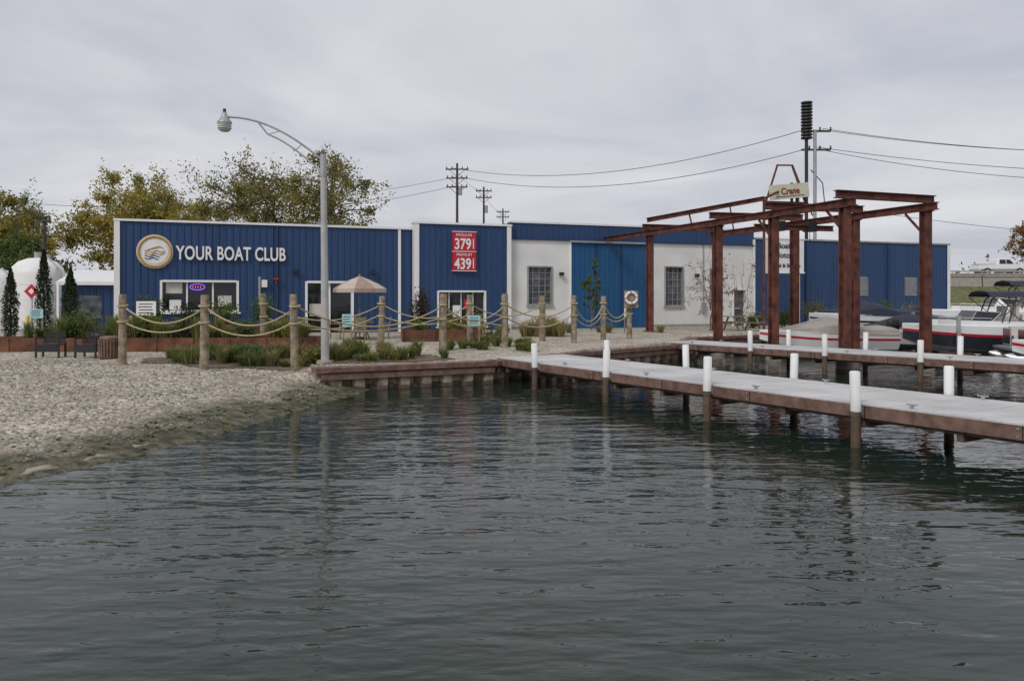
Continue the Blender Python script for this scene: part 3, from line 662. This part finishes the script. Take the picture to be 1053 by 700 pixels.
sl=[(-14.6,27.1,1.0,1.2,L_grn,zp),(-12.6,27,.9,1.0,L_grn,zp),(-10.8,27.1,.75,1.2,L_con,zp),(-8.9,27.1,.7,1.,L_grn,zp),(-7.4,27,.6,.9,L_oliv,zp),
(-14.6,32.4,1.2,1.4,L_grn,zp3),(-13.2,32.6,1.0,1.3,L_con,zp3),(-11.8,32.9,1.1,1.3,L_grn,zp3),(-10.5,33.3,1.3,1.4,L_grn,zp3),
(-4.0,34.3,2.2,1.1,L_red,None),(-2.7,34.2,1.3,1.2,L_grn,None),(-1.6,34.6,1.0,1.1,L_yel,None),(-3.6,31.5,.5,.8,L_grn,zp2),(-2.2,31.7,.6,.9,L_oliv,zp2),
(1.6,36.2,.8,1.3,L_yel,None),(-.6,30.2,.5,.8,L_grn,None),
(15.5,45.5,1.2,1.5,L_grn,None),(17.6,46,1.5,1.6,L_oliv,None),(20.0,47,1.9,1.7,L_org,None),(22.3,48,1.6,1.7,L_grn,None),(24.8,49,1.3,1.6,L_oliv,None),(13.3,44,.9,1.2,L_grn,None),
(-5.8,23.4,.5,.9,L_oliv,None),(-7.9,24.0,.5,.8,L_grn,None)]
for i,(x,y,h,w,lm,z) in enumerate(sl): shrub('shrub',x,y,h,w,lm,int(700+450*h),.05,z,seed=30+i)
cx,cy,rx,ry=-6.4,23.9,4.6,1.75; vs=[];fs=[];ids={}
gx=np.arange(cx-rx-.3,cx+rx+.3,.2);gy=np.arange(cy-ry-.3,cy+ry+.3,.2)
for i,x in enumerate(gx):
    for j,y in enumerate(gy):
        ids[i,j]=len(vs); vs.append((x,y,gz(x,y)+.02))
for i in range(len(gx)-1):
    for j in range(len(gy)-1):
        x,y=gx[i]+.1,gy[j]+.1; q=((x-cx)/rx)**2+((y-cy)/ry)**2+.12*math.sin(x*3.1)+.1*math.sin(y*4+x)
        if q<1: fs.append((ids[i,j],ids[i+1,j],ids[i+1,j+1],ids[i,j+1]))
mb=MB(); mb.add(vs,fs,M_mulch,True); mb.build('planting_bed')

# ---------------------------------------------------------------- patio things
mb=MB(); ux,uy=-6.35,33.2; z0=gz(ux,uy)
mb.cyl((ux,uy,z0),(ux,uy,3.3),.03,None,M_wood,8); mb.cyl((ux,uy,z0),(ux,uy,z0+.1),.3,None,M_dark,16)
nseg=8;R=1.12
for i in range(nseg):
    a0=2*math.pi*i/nseg;a1=2*math.pi*(i+1)/nseg; mt=M_umb if i%2 else M_umb2; rings=[]
    for rr,z in((.02,3.3),(.4,3.16),(.8,2.97),(R,2.78),(R*1.0,2.62)):
        pts=[]
        for k in range(5):
            a=a0+(a1-a0)*k/4; sg=1-.05*math.sin(math.pi*k/4)*(rr/R); pts.append((ux+rr*sg*math.cos(a),uy+rr*sg*math.sin(a),z))
        rings.append(pts)
    v_=[p for rg in rings for p in rg]; mb.add(v_,[(r_*5+k,r_*5+k+1,(r_+1)*5+k+1,(r_+1)*5+k) for r_ in range(4) for k in range(4)],mt,False)
    mb.tube([(ux,uy,3.25),(ux+R*math.cos(a0),uy+R*math.sin(a0),2.7)],.01,M_wood,4)
mb.lathe((ux,uy,3.3),[(.05,0),(.04,.06),(0,.1)],M_wood,8)
mb.build('patio_umbrella')
mb=MB(); mb.cyl((ux,uy,z0+.7),(ux,uy,z0+.75),.6,None,M_wood,20); 
for a in(0.6,2.2,3.8,5.4): mb.tube([(ux+.45*math.cos(a),uy+.45*math.sin(a),z0),(ux+.15*math.cos(a),uy+.15*math.sin(a),z0+.7)],.03,M_wood,6)
mb.build('patio_table')
def chair(x,y,rz,mt,name='patio_chair'):
    mb=MB(); z=gz(x,y); mb.M=Matrix.Translation((x,y,z))@Matrix.Rotation(rz,4,'Z')
    for a in(-.22,.22):
        for b_ in(-.2,.2): mb.cyl((a,b_,0),(a*.95,b_*.95,.44),.018,None,mt,6)
        mb.beam((a,.2,.44),(a,.3,.95),.03,.03,mt); mb.beam((a,-.2,.65),(a,.24,.66),.04,.025,mt); mb.beam((a,-.2,.44),(a,-.2,.65),.025,.025,mt)
    for k in range(5): mb.box((0,-.2+k*.1,.45),(.46,.085,.02),mt)
    for k in range(4): mb.beam((-.21,.21+k*.025,.55+k*.11),(.21,.21+k*.025,.55+k*.11),.015,.08,mt)
    mb.build(name)
for a in(.2,1.7,3.3,4.9): chair(ux+1.0*math.cos(a),uy+.95*math.sin(a),a-math.pi/2,M_wood)
chair(-8.6,32.8,.5,M_wood); chair(-9.6,34.3,2.5,M_dark)
def bench(x,y,rz=0):
    mb=MB(); z=gz(x,y); mb.M=Matrix.Translation((x,y,z))@Matrix.Rotation(rz,4,'Z')
    for a in(-.33,.33):
        for b_ in(-.2,.25): mb.box((a,b_,.22),(.05,.05,.44),M_dark)
        mb.box((a,.02,.6),(.05,.5,.03),M_dark); mb.box((a,-.2,.52),(.04,.04,.18),M_dark)
    for k in range(5): mb.box((0,-.2+k*.1,.4),(.66,.08,.03),M_dark)
    mb.box((0,-.22,.28),(.6,.02,.2),M_dark)
    for k in range(4): mb.box((0,.27+k*.01,.48+k*.09),(.66,.02,.075),M_dark)
    mb.build('patio_bench')
bench(-14.2,24.5,.1); bench(-13.05,24.6,-.1)
mb=MB(); x,y=-12.35,24.4; z=gz(x,y); mb.lathe((x,y,z),[(0,0),(.24,.0),(.27,.6),(.28,.62),(.26,.66),(.18,.7),(.17,.64)],M_brown,20)
for k in range(20):
    a=k*math.pi/10; mb.beam((x+.26*math.cos(a),y+.26*math.sin(a),z+.04),(x+.285*math.cos(a),y+.285*math.sin(a),z+.58),.05,.02,M_brown)
mb.build('trash_bin')
def infosign(x,y,w,h,zc,mt,name='information_sign',rz=0):
    mb=MB(); z=gz(x,y); mb.M=Matrix.Translation((x,y,0))@Matrix.Rotation(rz,4,'Z')
    for a in(-w*.4,w*.4): mb.box((a,0.03,(z+zc)/2),(.05,.05,zc-z),M_wood)
    mb.box((0,-.02,zc),(w,.03,h),mt); 
    for k in range(4): mb.box((-.05*w*(k%2),-.038,zc+h*(.3-.2*k)),(w*.7,.006,h*.06),M_black)
    mb.build(name)
infosign(-14.0,30.5,.75,.55,2.0,M_white); infosign(-1.35,28.4,.45,.35,1.6,M_cyan); infosign(-5.9,28.5,.35,.45,1.6,M_cyan); infosign(5.5,38.0,.3,.4,1.7,M_white); infosign(-18.2,30.5,.5,.35,1.8,M_cyan)
mb=MB(); x,y=4.92,32.9; z=2.5
mb.box((x,y,z-.15),(.58,.03,.7),M_wood)
rg=[(x+.23*math.cos(t_),y-.07,z-.1+.23*math.sin(t_)) for t_ in np.linspace(0,2*math.pi,33)]
for k in range(32): mb.tube([rg[k],rg[k+1]],.055,M_red if k%8<1 else M_white,8,False)
mb.build('life_ring')
def tank(x,y,r,h):
    mb=MB(); z=gz(x,y); mb.lathe((x,y,z),[(r,0),(r,h-r*.7),(r*.92,h-r*.4),(r*.7,h-r*.17),(r*.35,h-.04),(0,h)],M_white,28)
    mb.cyl((x,y,z+h-.05),(x,y,z+h+.3),.18,None,M_galv,10); mb.tube([(x+r+.1,y-.3,z),(x+r+.1,y-.3,z+h*.8),(x+r*.5,y-.2,z+h)],.05,M_galv,6)
    for k in range(1,4): mb.lathe((x,y,z+k*(h-r)/3.2),[(r+.004,0),(r+.02,.03),(r+.004,.06)],M_white,28)
    mb.build('storage_tank')
tank(-26.2,44,1.35,3.9); tank(-29.3,45,1.2,3.4)
mb=MB(); x,y=-22.6,37.5; mb.cyl((x,y,.6),(x,y,3.0),.03,None,M_galv,6)
mb.box((x,y-.04,2.7),(.5,.02,.5),M_red,R=Matrix.Rotation(math.pi/4,3,'Y')); mb.box((x,y-.055,2.7),(.2,.01,.2),M_white,R=Matrix.Rotation(math.pi/4,3,'Y')); mb.build('hazard_sign')
for x,y in((-21.4,35.2),(-16.7,34.9)):
    mb=MB(); mb.tube([(x,y,.5),(x,y,1.55),(x,y,1.62)],[.08,.08,.04],M_yel,12); mb.build('bollard')

# ---------------------------------------------------------------- storage sign + elevated sign
S=empty('marina_sign',(14.55,42.5,0),.25)
mb=MB()
for a in(-.9,.9): mb.cyl((a,.06,.5),(a,.06,5.5),.06,None,M_white,8)
mb.box((0,0,4.62),(2.3,.06,1.75),M_white); 
for z in(3.72,5.52): mb.box((0,-.01,z),(2.4,.1,.06),M_trim)
mb.build('board',S)
for k,(tx,sz) in enumerate((('Boats',.42),('Motors',.42),('Rental & Storage',.27))): text('line_%d'%k,tx,sz,(0,-.045,5.02-k*.5),(math.pi/2,0,0),M_black,S,.004,'CENTER',.008)
S=empty('elevated_sign',(15.6,44,0),.35)
mb=MB(); 
for a in(.15,.5): mb.cyl((a,.4,.5),(a,.4,8.8),.08,None,M_rust,8)
mb.box((-.35,0,8.25),(2.5,.22,.8),M_cream,R=Matrix.Rotation(-.12,3,'Y'))
for s_ in(-1,1): mb.beam((-.4+s_*1.35,.2,7.6),(-.4+s_*.5,.3,9.7),.08,.08,M_rust)
mb.beam((-.95,.3,9.7),(.15,.3,9.75),.08,.08,M_rust); mb.beam((-1.9,.25,7.65),(1.1,.25,7.7),.08,.08,M_rust)
mb.beam((.15,.3,9.7),(1.5,.3,7.0),.06,.06,M_rust)
mb.build('frame',S)
text('lettering','Crane',.5,(-.35,-.125,8.1),(math.pi/2,-.12,0),M_dred,S,.01,'CENTER',.01)
mb=MB(); mb.box((-.35,-.12,7.98),(1.9,.01,.04),M_navy,R=Matrix.Rotation(-.12,3,'Y')); mb.build('underline',S)

# ---------------------------------------------------------------- utility poles and lines
def upole(x,y,top,arms=((.6,1.1),(1.5,1.1)),r_=.16,name='utility_pole',rz=0):
    mb=MB(); mb.M=Matrix.Translation((x,y,0))@Matrix.Rotation(rz,4,'Z'); mb.tube([(0,0,.4),(0,0,top)],[r_*1.2,r_*.75],M_bark,8)
    for dz,hl in arms:
        mb.box((0,-.15,top-dz),(hl*2,.12,.14),M_bark)
        for a in(-hl*.9,-hl*.45,hl*.45,hl*.9): mb.lathe((a,-.15,top-dz+.07),[(.03,0),(.09,.05),(.04,.12),(.08,.17),(0,.26)],M_ins,8)
        mb.beam((0,-.2,top-dz-.8),(hl*.7,-.2,top-dz-.05),.05,.05,M_bark); mb.beam((0,-.2,top-dz-.8),(-hl*.7,-.2,top-dz-.05),.05,.05,M_bark)
    mb.cyl((.35,-.1,top-3.6),(.35,-.1,top-2.6),.22,None,M_galv,10)
    mb.build(name)
upole(-6.2,90,17.5,((.7,1.3),(1.7,1.2),(2.7,1.2))); upole(-3.9,110,17.6); upole(-1.6,140,17.9); upole(-31.7,54,7.9,((.3,.5),))
mb=MB(); x,y=22.5,60
for a in(-.32,.32): mb.cyl((x+a,y,.5),(x+a,y,17.0 if a<0 else 15),.13,None,M_galv if a>0 else M_dark,10)
for k in range(12): mb.lathe((x-.3,y,14.3+k*.24),[(.2,0),(.42,.03),(.42,.15),(.2,.19)],M_ins,14)
for z in(14.9,13.5): mb.box((x+.4,y,z),(2.2,.12,.14),M_bark); 
for a in(-.5,.3,1.1):
    for z in(14.95,13.55): mb.lathe((x+.4+a,y,z),[(.04,0),(.1,.06),(.04,.14),(.08,.2),(0,.3)],M_ins,8)
mb.tube([(x,y,12),(x+.9,y,11),(x+1.1,y,9)],.04,M_dark,6); mb.tube([(x-.2,y,11.5),(x-.9,y,10),(x-.8,y,8)],.04,M_dark,6)
mb.build('antenna_pole')
mb=MB()
def wire(a_,b_,sag,r_=.022):
    a_=Vector(a_);b_=Vector(b_); mb.tube([a_.lerp(b_,t_)-Vector((0,0,4*sag*t_*(1-t_))) for t_ in np.linspace(0,1,21)],r_,M_wire,4,False)
wire((-6.8,90,17.0),(22.3,60,15.1),2.0,.026); wire((-5.6,90,15.9),(22.3,60,13.6),1.9,.026); wire((-3.9,110,17),(-6.2,90,16.5),.5); wire((-1.6,140,17),(-3.9,110,16.5),.5)
wire((-6.2,90,16),(-60,80,13),2.5); wire((-6.2,90,15),(-60,80,11),2.5)
wire((23.4,60,15.1),(60,58,13.6),1.2); wire((23.4,60,15.0),(62,57,13.9),1.4); wire((23,60,13.7),(60,58,11.8),1.0); wire((22.8,60,13.6),(60,60,11.9),1.5);wire((22.8,60,9.5),(60,60,6.5),.8,.018)
mb.build('power_lines')

# ---------------------------------------------------------------- raised road and pickup
mb=MB(); mb.M=Matrix.Translation((95,100,0))
mb.bb(-42,80,0,10,3.6,5.2,M_conc); mb.bb(-42,80,-.06,.2,5.203,5.4,M_conc)
for k in range(20): mb.bb(-42+k*6,-41.9+k*6,-.03,-.004,3.6,5.19,M_dark)
mb.bb(-42,80,-.12,.02,4.95,5.05,M_conc)
for k in range(41): mb.bb(-42+k*3,-41.92+k*3,.05,.13,5.403,5.75,M_galv)
mb.bb(-42,80,.02,.05,5.55,5.72,M_galv)
mb.build('highway_overpass')
vs=[];fs=[]
for i in range(30):
    for j,(yy,zz) in enumerate(((84,.4),(89,1.2),(94,2.6),(99.9,3.75))): vs.append((45+i*4.5,yy+.4*math.sin(i*1.7+j),zz+(.15*math.sin(i*2.3+j) if j<3 else 0)))
for i in range(29):
    for j in range(3): fs.append((i*4+j,(i+1)*4+j,(i+1)*4+j+1,i*4+j+1))
mb=MB(); mb.add(vs,fs,M_turf,True); mb.add([(45,84,.4),(45,99.9,3.75),(45,110,3.75),(45,110,.4)],[(0,1,2,3)],M_turf); mb.build('grass_embankment')
def pickup(x,y,z,S_=1.12):
    mb=MB(); mb.M=Matrix.Translation((x,y,z))@Matrix.Scale(S_,4); W=.95
    prof=[(-2.8,.55),(-2.8,1.15),(-.75,1.18),(-.6,1.75),(-.35,1.85),(.75,1.85),(1.45,1.22),(2.6,1.1),(2.8,.95),(2.8,.5)]
    rg=[[(px_*1,sy*W*(1 if pz_<1.3 else .84),pz_) for px_,pz_ in prof] for sy in(-1,-.96,.96,1)]
    rg[0]=[(p[0]*.985,p[1],p[2]*.985) for p in rg[0]]; rg[3]=[(p[0]*.985,p[1],p[2]*.985) for p in rg[3]]
    mb.loft(rg,M_hull)
    for sy in(-1,1):
        y0_=sy*W*1.015; y1_=sy*W*.885
        mb.add([(-.5,y0_,1.25),(.25,y0_,1.25),(.25,y1_,1.74),(-.4,y1_,1.74)],[(0,1,2,3)],M_glass); mb.add([(.32,y0_,1.25),(1.15,y0_,1.25),(.75,y1_,1.74),(.32,y1_,1.74)],[(0,1,2,3)],M_glass)
        for wx in(-1.85,1.8): mb.cyl((wx,sy*.7,.4),(wx,sy*1.0,.4),.4,None,M_tire,18); mb.cyl((wx,sy*1.0,.4),(wx,sy*1.02,.4),.22,None,M_alu,12)
        mb.box((0,sy*.97,.62),(5.2,.02,.08),M_dark)
    mb.box((2.82,0,.6),(.1,1.8,.2),M_alu); mb.box((-2.82,0,.6),(.1,1.8,.2),M_alu); mb.box((-1.75,0,1.2),(1.9,1.5,.04),M_dark)
    mb.box((2.8,.65,.9),(.06,.35,.16),M_lens); mb.box((2.8,-.65,.9),(.06,.35,.16),M_lens)
    mb.build('pickup_truck')
pickup(62.2,101.8,5.2)

# ---------------------------------------------------------------- boats
def outboard(mb,x,y,z,mt=M_black):
    rings=[]
    for t_,s_ in((0,.5),(.06,.85),(.2,1),(.36,.95),(.46,.75),(.5,.4)):
        rings.append([(x-.2+.27*s_*math.cos(a)*1.2,y+.17*s_*math.sin(a),z+.2+t_) for a in np.linspace(0,2*math.pi,13)[:-1]])
    mb.loft(rings,mt,True); mb.box((x-.14,y,z-.15),(.2,.1,.75),mt); mb.box((x-.1,y,z-.5),(.55,.03,.04),mt)
    mb.cyl((x-.35,y,z-.65),(x+.05,y,z-.65),.06,None,mt,8); mb.box((x+.03,y,z+.1),(.2,.25,.3),M_dark)
def hb_(t_,B): return B/2*(1-max(0,(t_-.4)/.6)**2.4*.97)*(.93+.07*min(1,t_*4))
def hullmesh(mb,L,B,H,mh,mdk,mstripe,low=None):
    rings=[]; low=low or mh
    for t_ in np.linspace(0,1,17):
        x=-L/2+L*t_; hb=hb_(t_,B); kz=-.3+.75*max(0,(t_-.62)/.38)**2; cz=-.02+.42*max(0,(t_-.5)/.5)**2; sh=H+.14*t_
        mz=cz+(sh-cz)*.55
        rings.append([(x,0,kz),(x,.8*hb,cz),(x,.95*hb,mz),(x,.97*hb,mz+.1),(x,hb,sh),(x,.82*hb,sh+.04),(x,-.82*hb,sh+.04),(x,-hb,sh),(x,-.97*hb,mz+.1),(x,-.95*hb,mz),(x,-.8*hb,cz)])
    mb.loft(rings,mh,False,True,[mh,low,mstripe,mh,mh,mdk,mh,mh,mstripe,low,mh])
def covered(x,y,rz,L=5.6,B=2.2,cov=M_tarp,stripe=M_red,z=.22,H=.62):
    mb=MB(); mb.M=Matrix.Translation((x,y,z))@Matrix.Rotation(rz,4,'Z'); hullmesh(mb,L,B,H,M_hull,M_hull,stripe)
    rings=[]
    for t_ in np.linspace(0,1,13):
        xx=-L/2+.05+(L*.8)*t_; hb=hb_(.02+t_*.8,B); pk=.25+.4*math.exp(-((t_-.6)/.16)**2)+.05*math.sin(t_*17); sh=H+.03+.12*t_
        rings.append([(xx,hb*math.cos(a)*1.02,sh-.08*(abs(math.cos(a))>.99)+pk*math.sin(a)**.8*(1-.6*t_**6)) for a in np.linspace(0,math.pi,9)])
    mb.loft(rings,cov,True)
    outboard(mb,-L/2-.1,0,.55,M_black); mb.build('motorboat')
def lift(x,y,rz,L=5,W=2.6,z=.2):
    mb=MB(); mb.M=Matrix.Translation((x,y,0))@Matrix.Rotation(rz,4,'Z')
    for a in(-L/2+.9,L/2-1.1):
        mb.beam((a,-W/2,z-.25),(a,W/2,z-.25),.12,.15,M_alu)
        for b_ in(-W/2,W/2): mb.box((a,b_,.2),(.12,.12,3.0),M_alu)
    for b_ in(-.6,.6): mb.beam((-L/2+.5,b_,z-.12),(L/2-.7,b_,z-.12),.12,.1,M_pile)
    mb.build('boat_lift')
covered(13.0,33.2,math.pi+.12,z=.3)
covered(17.4,39.6,math.pi+.3,6.2,2.3,M_canv,M_hulld,z=.7,H=.8); lift(17.4,39.6,math.pi+.3,5.6,2.6,.6)
def pontoon(x,y,rz,mfence,L=6.8,canvas=M_canv,folded=False):
    mb=MB(); mb.M=Matrix.Translation((x,y,.1))@Matrix.Rotation(rz,4,'Z'); W=2.5
    for s_ in(-.85,.85): mb.tube([(-L/2,s_,.05),(-L/2+.1,s_,.05),(L/2-.9,s_,.05),(L/2-.3,s_,.14),(L/2,s_,.25)],[.2,.32,.32,.22,.05],M_alu,14)
    mb.box((-.1,0,.45),(L-.3,W,.1),M_alu)
    def pan(p,q):
        mb.beam((*p,.86),(*q,.86),.03,.55,mfence); mb.beam((*p,1.16),(*q,1.16),.05,.05,M_alu); mb.beam((*p,.56),(*q,.56),.05,.05,M_alu)
        mb.beam((*p,.98),(*q,.98),.036,.07,M_red)
        d=Vector((q[0]-p[0],q[1]-p[1],0)); k=int(d.length/1.1)+1
        for i in range(k+1): u=Vector((*p,0))+d*i/k; mb.cyl((u.x,u.y,.5),(u.x,u.y,1.16),.022,None,M_alu,6)
    w=W/2-.08;l0=-L/2+.5;l1=L/2-.6
    pan((l0,-w),(l1,-w)); pan((l0,w),(l1,w)); pan((l1,-w),(l1,-.4)); pan((l1,.4),(l1,w)); pan((l0,-w),(l0,.3))
    for a_,b_ in((l1-1.0,.85),(l1-1.0,-.85),(l0+1.0,-.85)): mb.box((a_,b_*.95,.7),(1.7,.55,.38),M_seat); mb.box((a_,b_*1.2,1.0),(1.7,.16,.45),M_seat)
    mb.box((-.3,.7,.95),(.5,.7,.9),M_hull); mb.box((-.02,.7,1.5),(.04,.65,.3),M_glass,R=Matrix.Rotation(-.4,3,'Y'))
    mb.box((-1.0,.7,.85),(.5,.5,.2),M_seat); mb.box((-1.22,.7,1.15),(.12,.5,.5),M_seat)
    zt_=2.3; x0,x1=(-2.1,.5)
    for xx in((x0,(x0+x1)/2,x1)):
        mb.tube([(-.8,-w,1.16),(xx,-w,zt_-.15),(xx,-w*.7,zt_),(xx,w*.7,zt_),(xx,w,zt_-.15),(-.8,w,1.16)],.02,M_alu,6)
    rg=[]
    for xx in np.linspace(x0-.15,x1+.15,5):
        z=zt_+.03-.03*abs(math.sin((xx-x0)*2)); rg.append([(xx,-w,z-.17),(xx,-w*.7,z),(xx,0,z+.06),(xx,w*.7,z),(xx,w,z-.17),(xx,w*.69,z-.03),(xx,0,z+.03),(xx,-w*.69,z-.03)])
    mb.loft(rg,canvas)
    outboard(mb,-L/2+.05,0,.55); mb.build('pontoon_boat')
def bowrider(x,y,rz,L=6.6,B=2.4,z=.35,H=.85,stripe=M_red,name='bowrider_boat',low=None,bim=True):
    mb=MB(); mb.M=Matrix.Translation((x,y,z))@Matrix.Rotation(rz,4,'Z'); hullmesh(mb,L,B,H,M_hull,M_hull,stripe,low)
    zc=H+.12
    for s_ in(-1,1):
        P_=[(-L/2+L*t_,s_*hb_(t_,B)*.84,zc+.13*t_) for t_ in np.linspace(.06,.82,12)]
        for p,q in zip(P_[:-1],P_[1:]): mb.beam(p,q,.14,.2,M_hull)
        mb.tube([(p[0],p[1],p[2]+.2) for p in P_[7:]],.018,M_alu,6)
        for p in P_[7::2]: mb.cyl(p,(p[0],p[1],p[2]+.2),.014,None,M_alu,5)
        mb.box((-.5,s_*.55,zc+.25),(.5,.5,.14),M_seat); mb.box((-.75,s_*.55,zc+.5),(.12,.5,.5),M_seat)
        g=[(.35,s_*.98,zc+.08),(1.0,s_*.75,zc+.1),(.72,s_*.68,zc+.56),(-.1,s_*.9,zc+.5)]; mb.add(g,[(0,1,2,3)],M_glass)
        for p,q in zip(g,g[1:]+g[:1]): mb.tube([p,q],.02,M_alu,5)
    g=[(1.0,-.75,zc+.1),(1.0,.75,zc+.1),(.72,.68,zc+.56),(.72,-.68,zc+.56)]; mb.add(g,[(0,1,2,3)],M_glass)
    for p,q in zip(g,g[1:]+g[:1]): mb.tube([p,q],.02,M_alu,5)
    mb.box((-L/2+.55,0,zc+.16),(.7,B*.75,.3),M_seat); mb.box((.7,0,zc+.0),(.5,B*.66,.3),M_hull)
    for xx in(-.35,-.6): mb.tube([(xx+.3,-B*.44,zc+.1),(xx,-B*.42,zc+1.0),(xx-.1,-B*.3,zc+1.2),(xx-.1,B*.3,zc+1.2),(xx,B*.42,zc+1.0),(xx+.3,B*.44,zc+.1)],.028,M_dark,8)
    if bim:
        rg=[]; w=B*.42
        for xx in np.linspace(-1.9,.35,6):
            zz=zc+1.32-.03*abs(math.sin((xx+1.9)*2.8)); rg.append([(xx,-w,zz-.18),(xx,-w*.7,zz),(xx,0,zz+.06),(xx,w*.7,zz),(xx,w,zz-.18),(xx,w*.69,zz-.03),(xx,0,zz+.03),(xx,-w*.69,zz-.03)])
        mb.loft(rg,M_canv)
        for s_ in(-1,1):
            mb.tube([(-.9,s_*w,zc+.1),(-1.85,s_*w,zc+1.12)],.016,M_dark,5); mb.tube([(-.9,s_*w,zc+.1),(.3,s_*w,zc+1.12)],.016,M_dark,5)
    else: mb.tube([(-1.1,-B*.42,zc+.98),(-1.15,-B*.3,zc+1.16),(-1.15,B*.3,zc+1.16),(-1.1,B*.42,zc+.98)],.1,M_canv,8)
    mb.box((-L/2+1.0,0,zc+.12),(.9,B*.7,.1),M_canv)
    outboard(mb,-L/2-.12,0,H-.1,M_black); mb.build(name)
pontoon(21.2,28.6,math.pi-.25,M_hulld)
bowrider(19.3,32.3,math.pi-.12,low=M_hulld); lift(19.3,32.3,math.pi-.12,5.6,2.8,.3)
bowrider(22.9,36.6,math.pi-.2,7.2,2.5,.75,.95,M_navy,low=M_navy); lift(22.9,36.6,math.pi-.2,6,2.9,.7)
covered(17.9,36.2,math.pi+.1,5.4,2.2,M_canv,M_navy,z=.35)
covered(19.6,25.2,2.6,6.4,2.4,M_canv,M_red)

# thin broken concrete edging at the water's edge
pts=[(-8.6,7.4),(-7.75,8.8),(-7.1,9.9),(-6.75,10.7),(-6.4,11.5),(-6.1,12.3),(-5.95,13.1)]
rg=[]
for i,t_ in enumerate(np.linspace(0,len(pts)-1,40)):
    k=min(int(t_),len(pts)-2); p=Vector((*pts[k],0)).lerp(Vector((*pts[k+1],0)),t_-k); d=(Vector(pts[k+1])-Vector(pts[k])).normalized(); nn=Vector((d.y,-d.x,0))
    w=.12+.03*math.sin(i*1.9)+random.uniform(-.012,.012); zt_=.06+.012*math.sin(i*.9)+random.uniform(-.006,.006)
    rg.append([p+nn*w+Vector((0,0,-.25)),p+nn*w*.97+Vector((0,0,zt_-.03)),p+nn*(w-.04)+Vector((0,0,zt_)),p-nn*(w-.04)+Vector((0,0,zt_+.015)),p-nn*w+Vector((0,0,-.2))])
mb=MB(); mb.loft(rg,M_wetc); mb.build('concrete_edging')
mb=MB(); mb.M=Matrix.Translation((11.9,41.2,.68))@Matrix.Rotation(.3,4,'Z')
for k in range(5): mb.box((0,-.3+k*.15,.75),(1.8,.13,.04),M_wood)
for s_ in(-.75,.75):
    for k in range(2): mb.box((0,s_+(.07 if k else -.07),.45),(1.8,.13,.04),M_wood)
for a in(-.65,.65): mb.beam((a,-.7,0),(a,-.25,.73),.08,.05,M_wood); mb.beam((a,.7,0),(a,.25,.73),.08,.05,M_wood); mb.box((a,0,.41),(.05,1.6,.08),M_wood)
mb.build('picnic_table')

# ---------------------------------------------------------------- world
w=bpy.data.worlds.new('World'); sc.world=w; w.use_nodes=True; t=w.node_tree;n=t.nodes;l=t.links; bg=n['Background']
el_,az=math.radians(42),math.radians(212)
sky=n.new('ShaderNodeTexSky'); sky.sky_type='NISHITA'; sky.sun_disc=False; sky.sun_elevation=el_; sky.sun_rotation=az; sky.dust_density=3
tc=n.new('ShaderNodeTexCoord'); sx=n.new('ShaderNodeSeparateXYZ'); l.new(tc.outputs['Generated'],sx.inputs[0])
ab=n.new('ShaderNodeMath');ab.operation='MAXIMUM';ab.inputs[1].default_value=0;l.new(sx.outputs['Z'],ab.inputs[0])
ad=n.new('ShaderNodeMath');ad.operation='ADD';ad.inputs[1].default_value=.12;l.new(ab.outputs[0],ad.inputs[0])
dx=n.new('ShaderNodeMath');dx.operation='DIVIDE';l.new(sx.outputs['X'],dx.inputs[0]);l.new(ad.outputs[0],dx.inputs[1])
dy=n.new('ShaderNodeMath');dy.operation='DIVIDE';l.new(sx.outputs['Y'],dy.inputs[0]);l.new(ad.outputs[0],dy.inputs[1])
cb=n.new('ShaderNodeCombineXYZ');l.new(dx.outputs[0],cb.inputs[0]);l.new(dy.outputs[0],cb.inputs[1])
no=n.new('ShaderNodeTexNoise');no.inputs['Scale'].default_value=.75;no.inputs['Detail'].default_value=8;no.inputs['Roughness'].default_value=.55;no.inputs['Distortion'].default_value=.5;l.new(cb.outputs[0],no.inputs['Vector'])
rp=n.new('ShaderNodeValToRGB');rp.color_ramp.elements[0].position=.34;rp.color_ramp.elements[0].color=(.56,.58,.65,1);rp.color_ramp.elements[1].position=.64;rp.color_ramp.elements[1].color=(.79,.79,.82,1);l.new(no.outputs['Fac'],rp.inputs['Fac'])
e_=rp.color_ramp.elements.new(.48); e_.color=(.67,.68,.735,1)
sc10=n.new('ShaderNodeVectorMath');sc10.operation='SCALE';sc10.inputs['Scale'].default_value=9.4;l.new(rp.outputs['Color'],sc10.inputs[0])
mx=n.new('ShaderNodeMix');mx.data_type='RGBA';mx.inputs[0].default_value=.93;l.new(sky.outputs[0],mx.inputs[6]);l.new(sc10.outputs[0],mx.inputs[7])
l.new(mx.outputs[2],bg.inputs['Color']);bg.inputs['Strength'].default_value=.1
ld=bpy.data.lights.new('sun','SUN');ld.energy=1.4;ld.angle=math.radians(18);ld.color=(1,.97,.93);lo=bpy.data.objects.new('sun',ld);sc.collection.objects.link(lo)
v=Vector((math.sin(az)*math.cos(el_),math.cos(az)*math.cos(el_),math.sin(el_)));lo.rotation_euler=v.to_track_quat('Z','Y').to_euler();lo.location=(0,-20,40)
# ---------------------------------------------------------------- camera
cd=bpy.data.cameras.new('camera');cam=bpy.data.objects.new('camera',cd);sc.collection.objects.link(cam);cam.location=(0,0,2.45);cam.rotation_euler=(math.pi/2,0,0)
cd.lens=28;cd.sensor_width=36;cd.shift_y=-45/1053;cd.clip_end=4000;sc.camera=cam
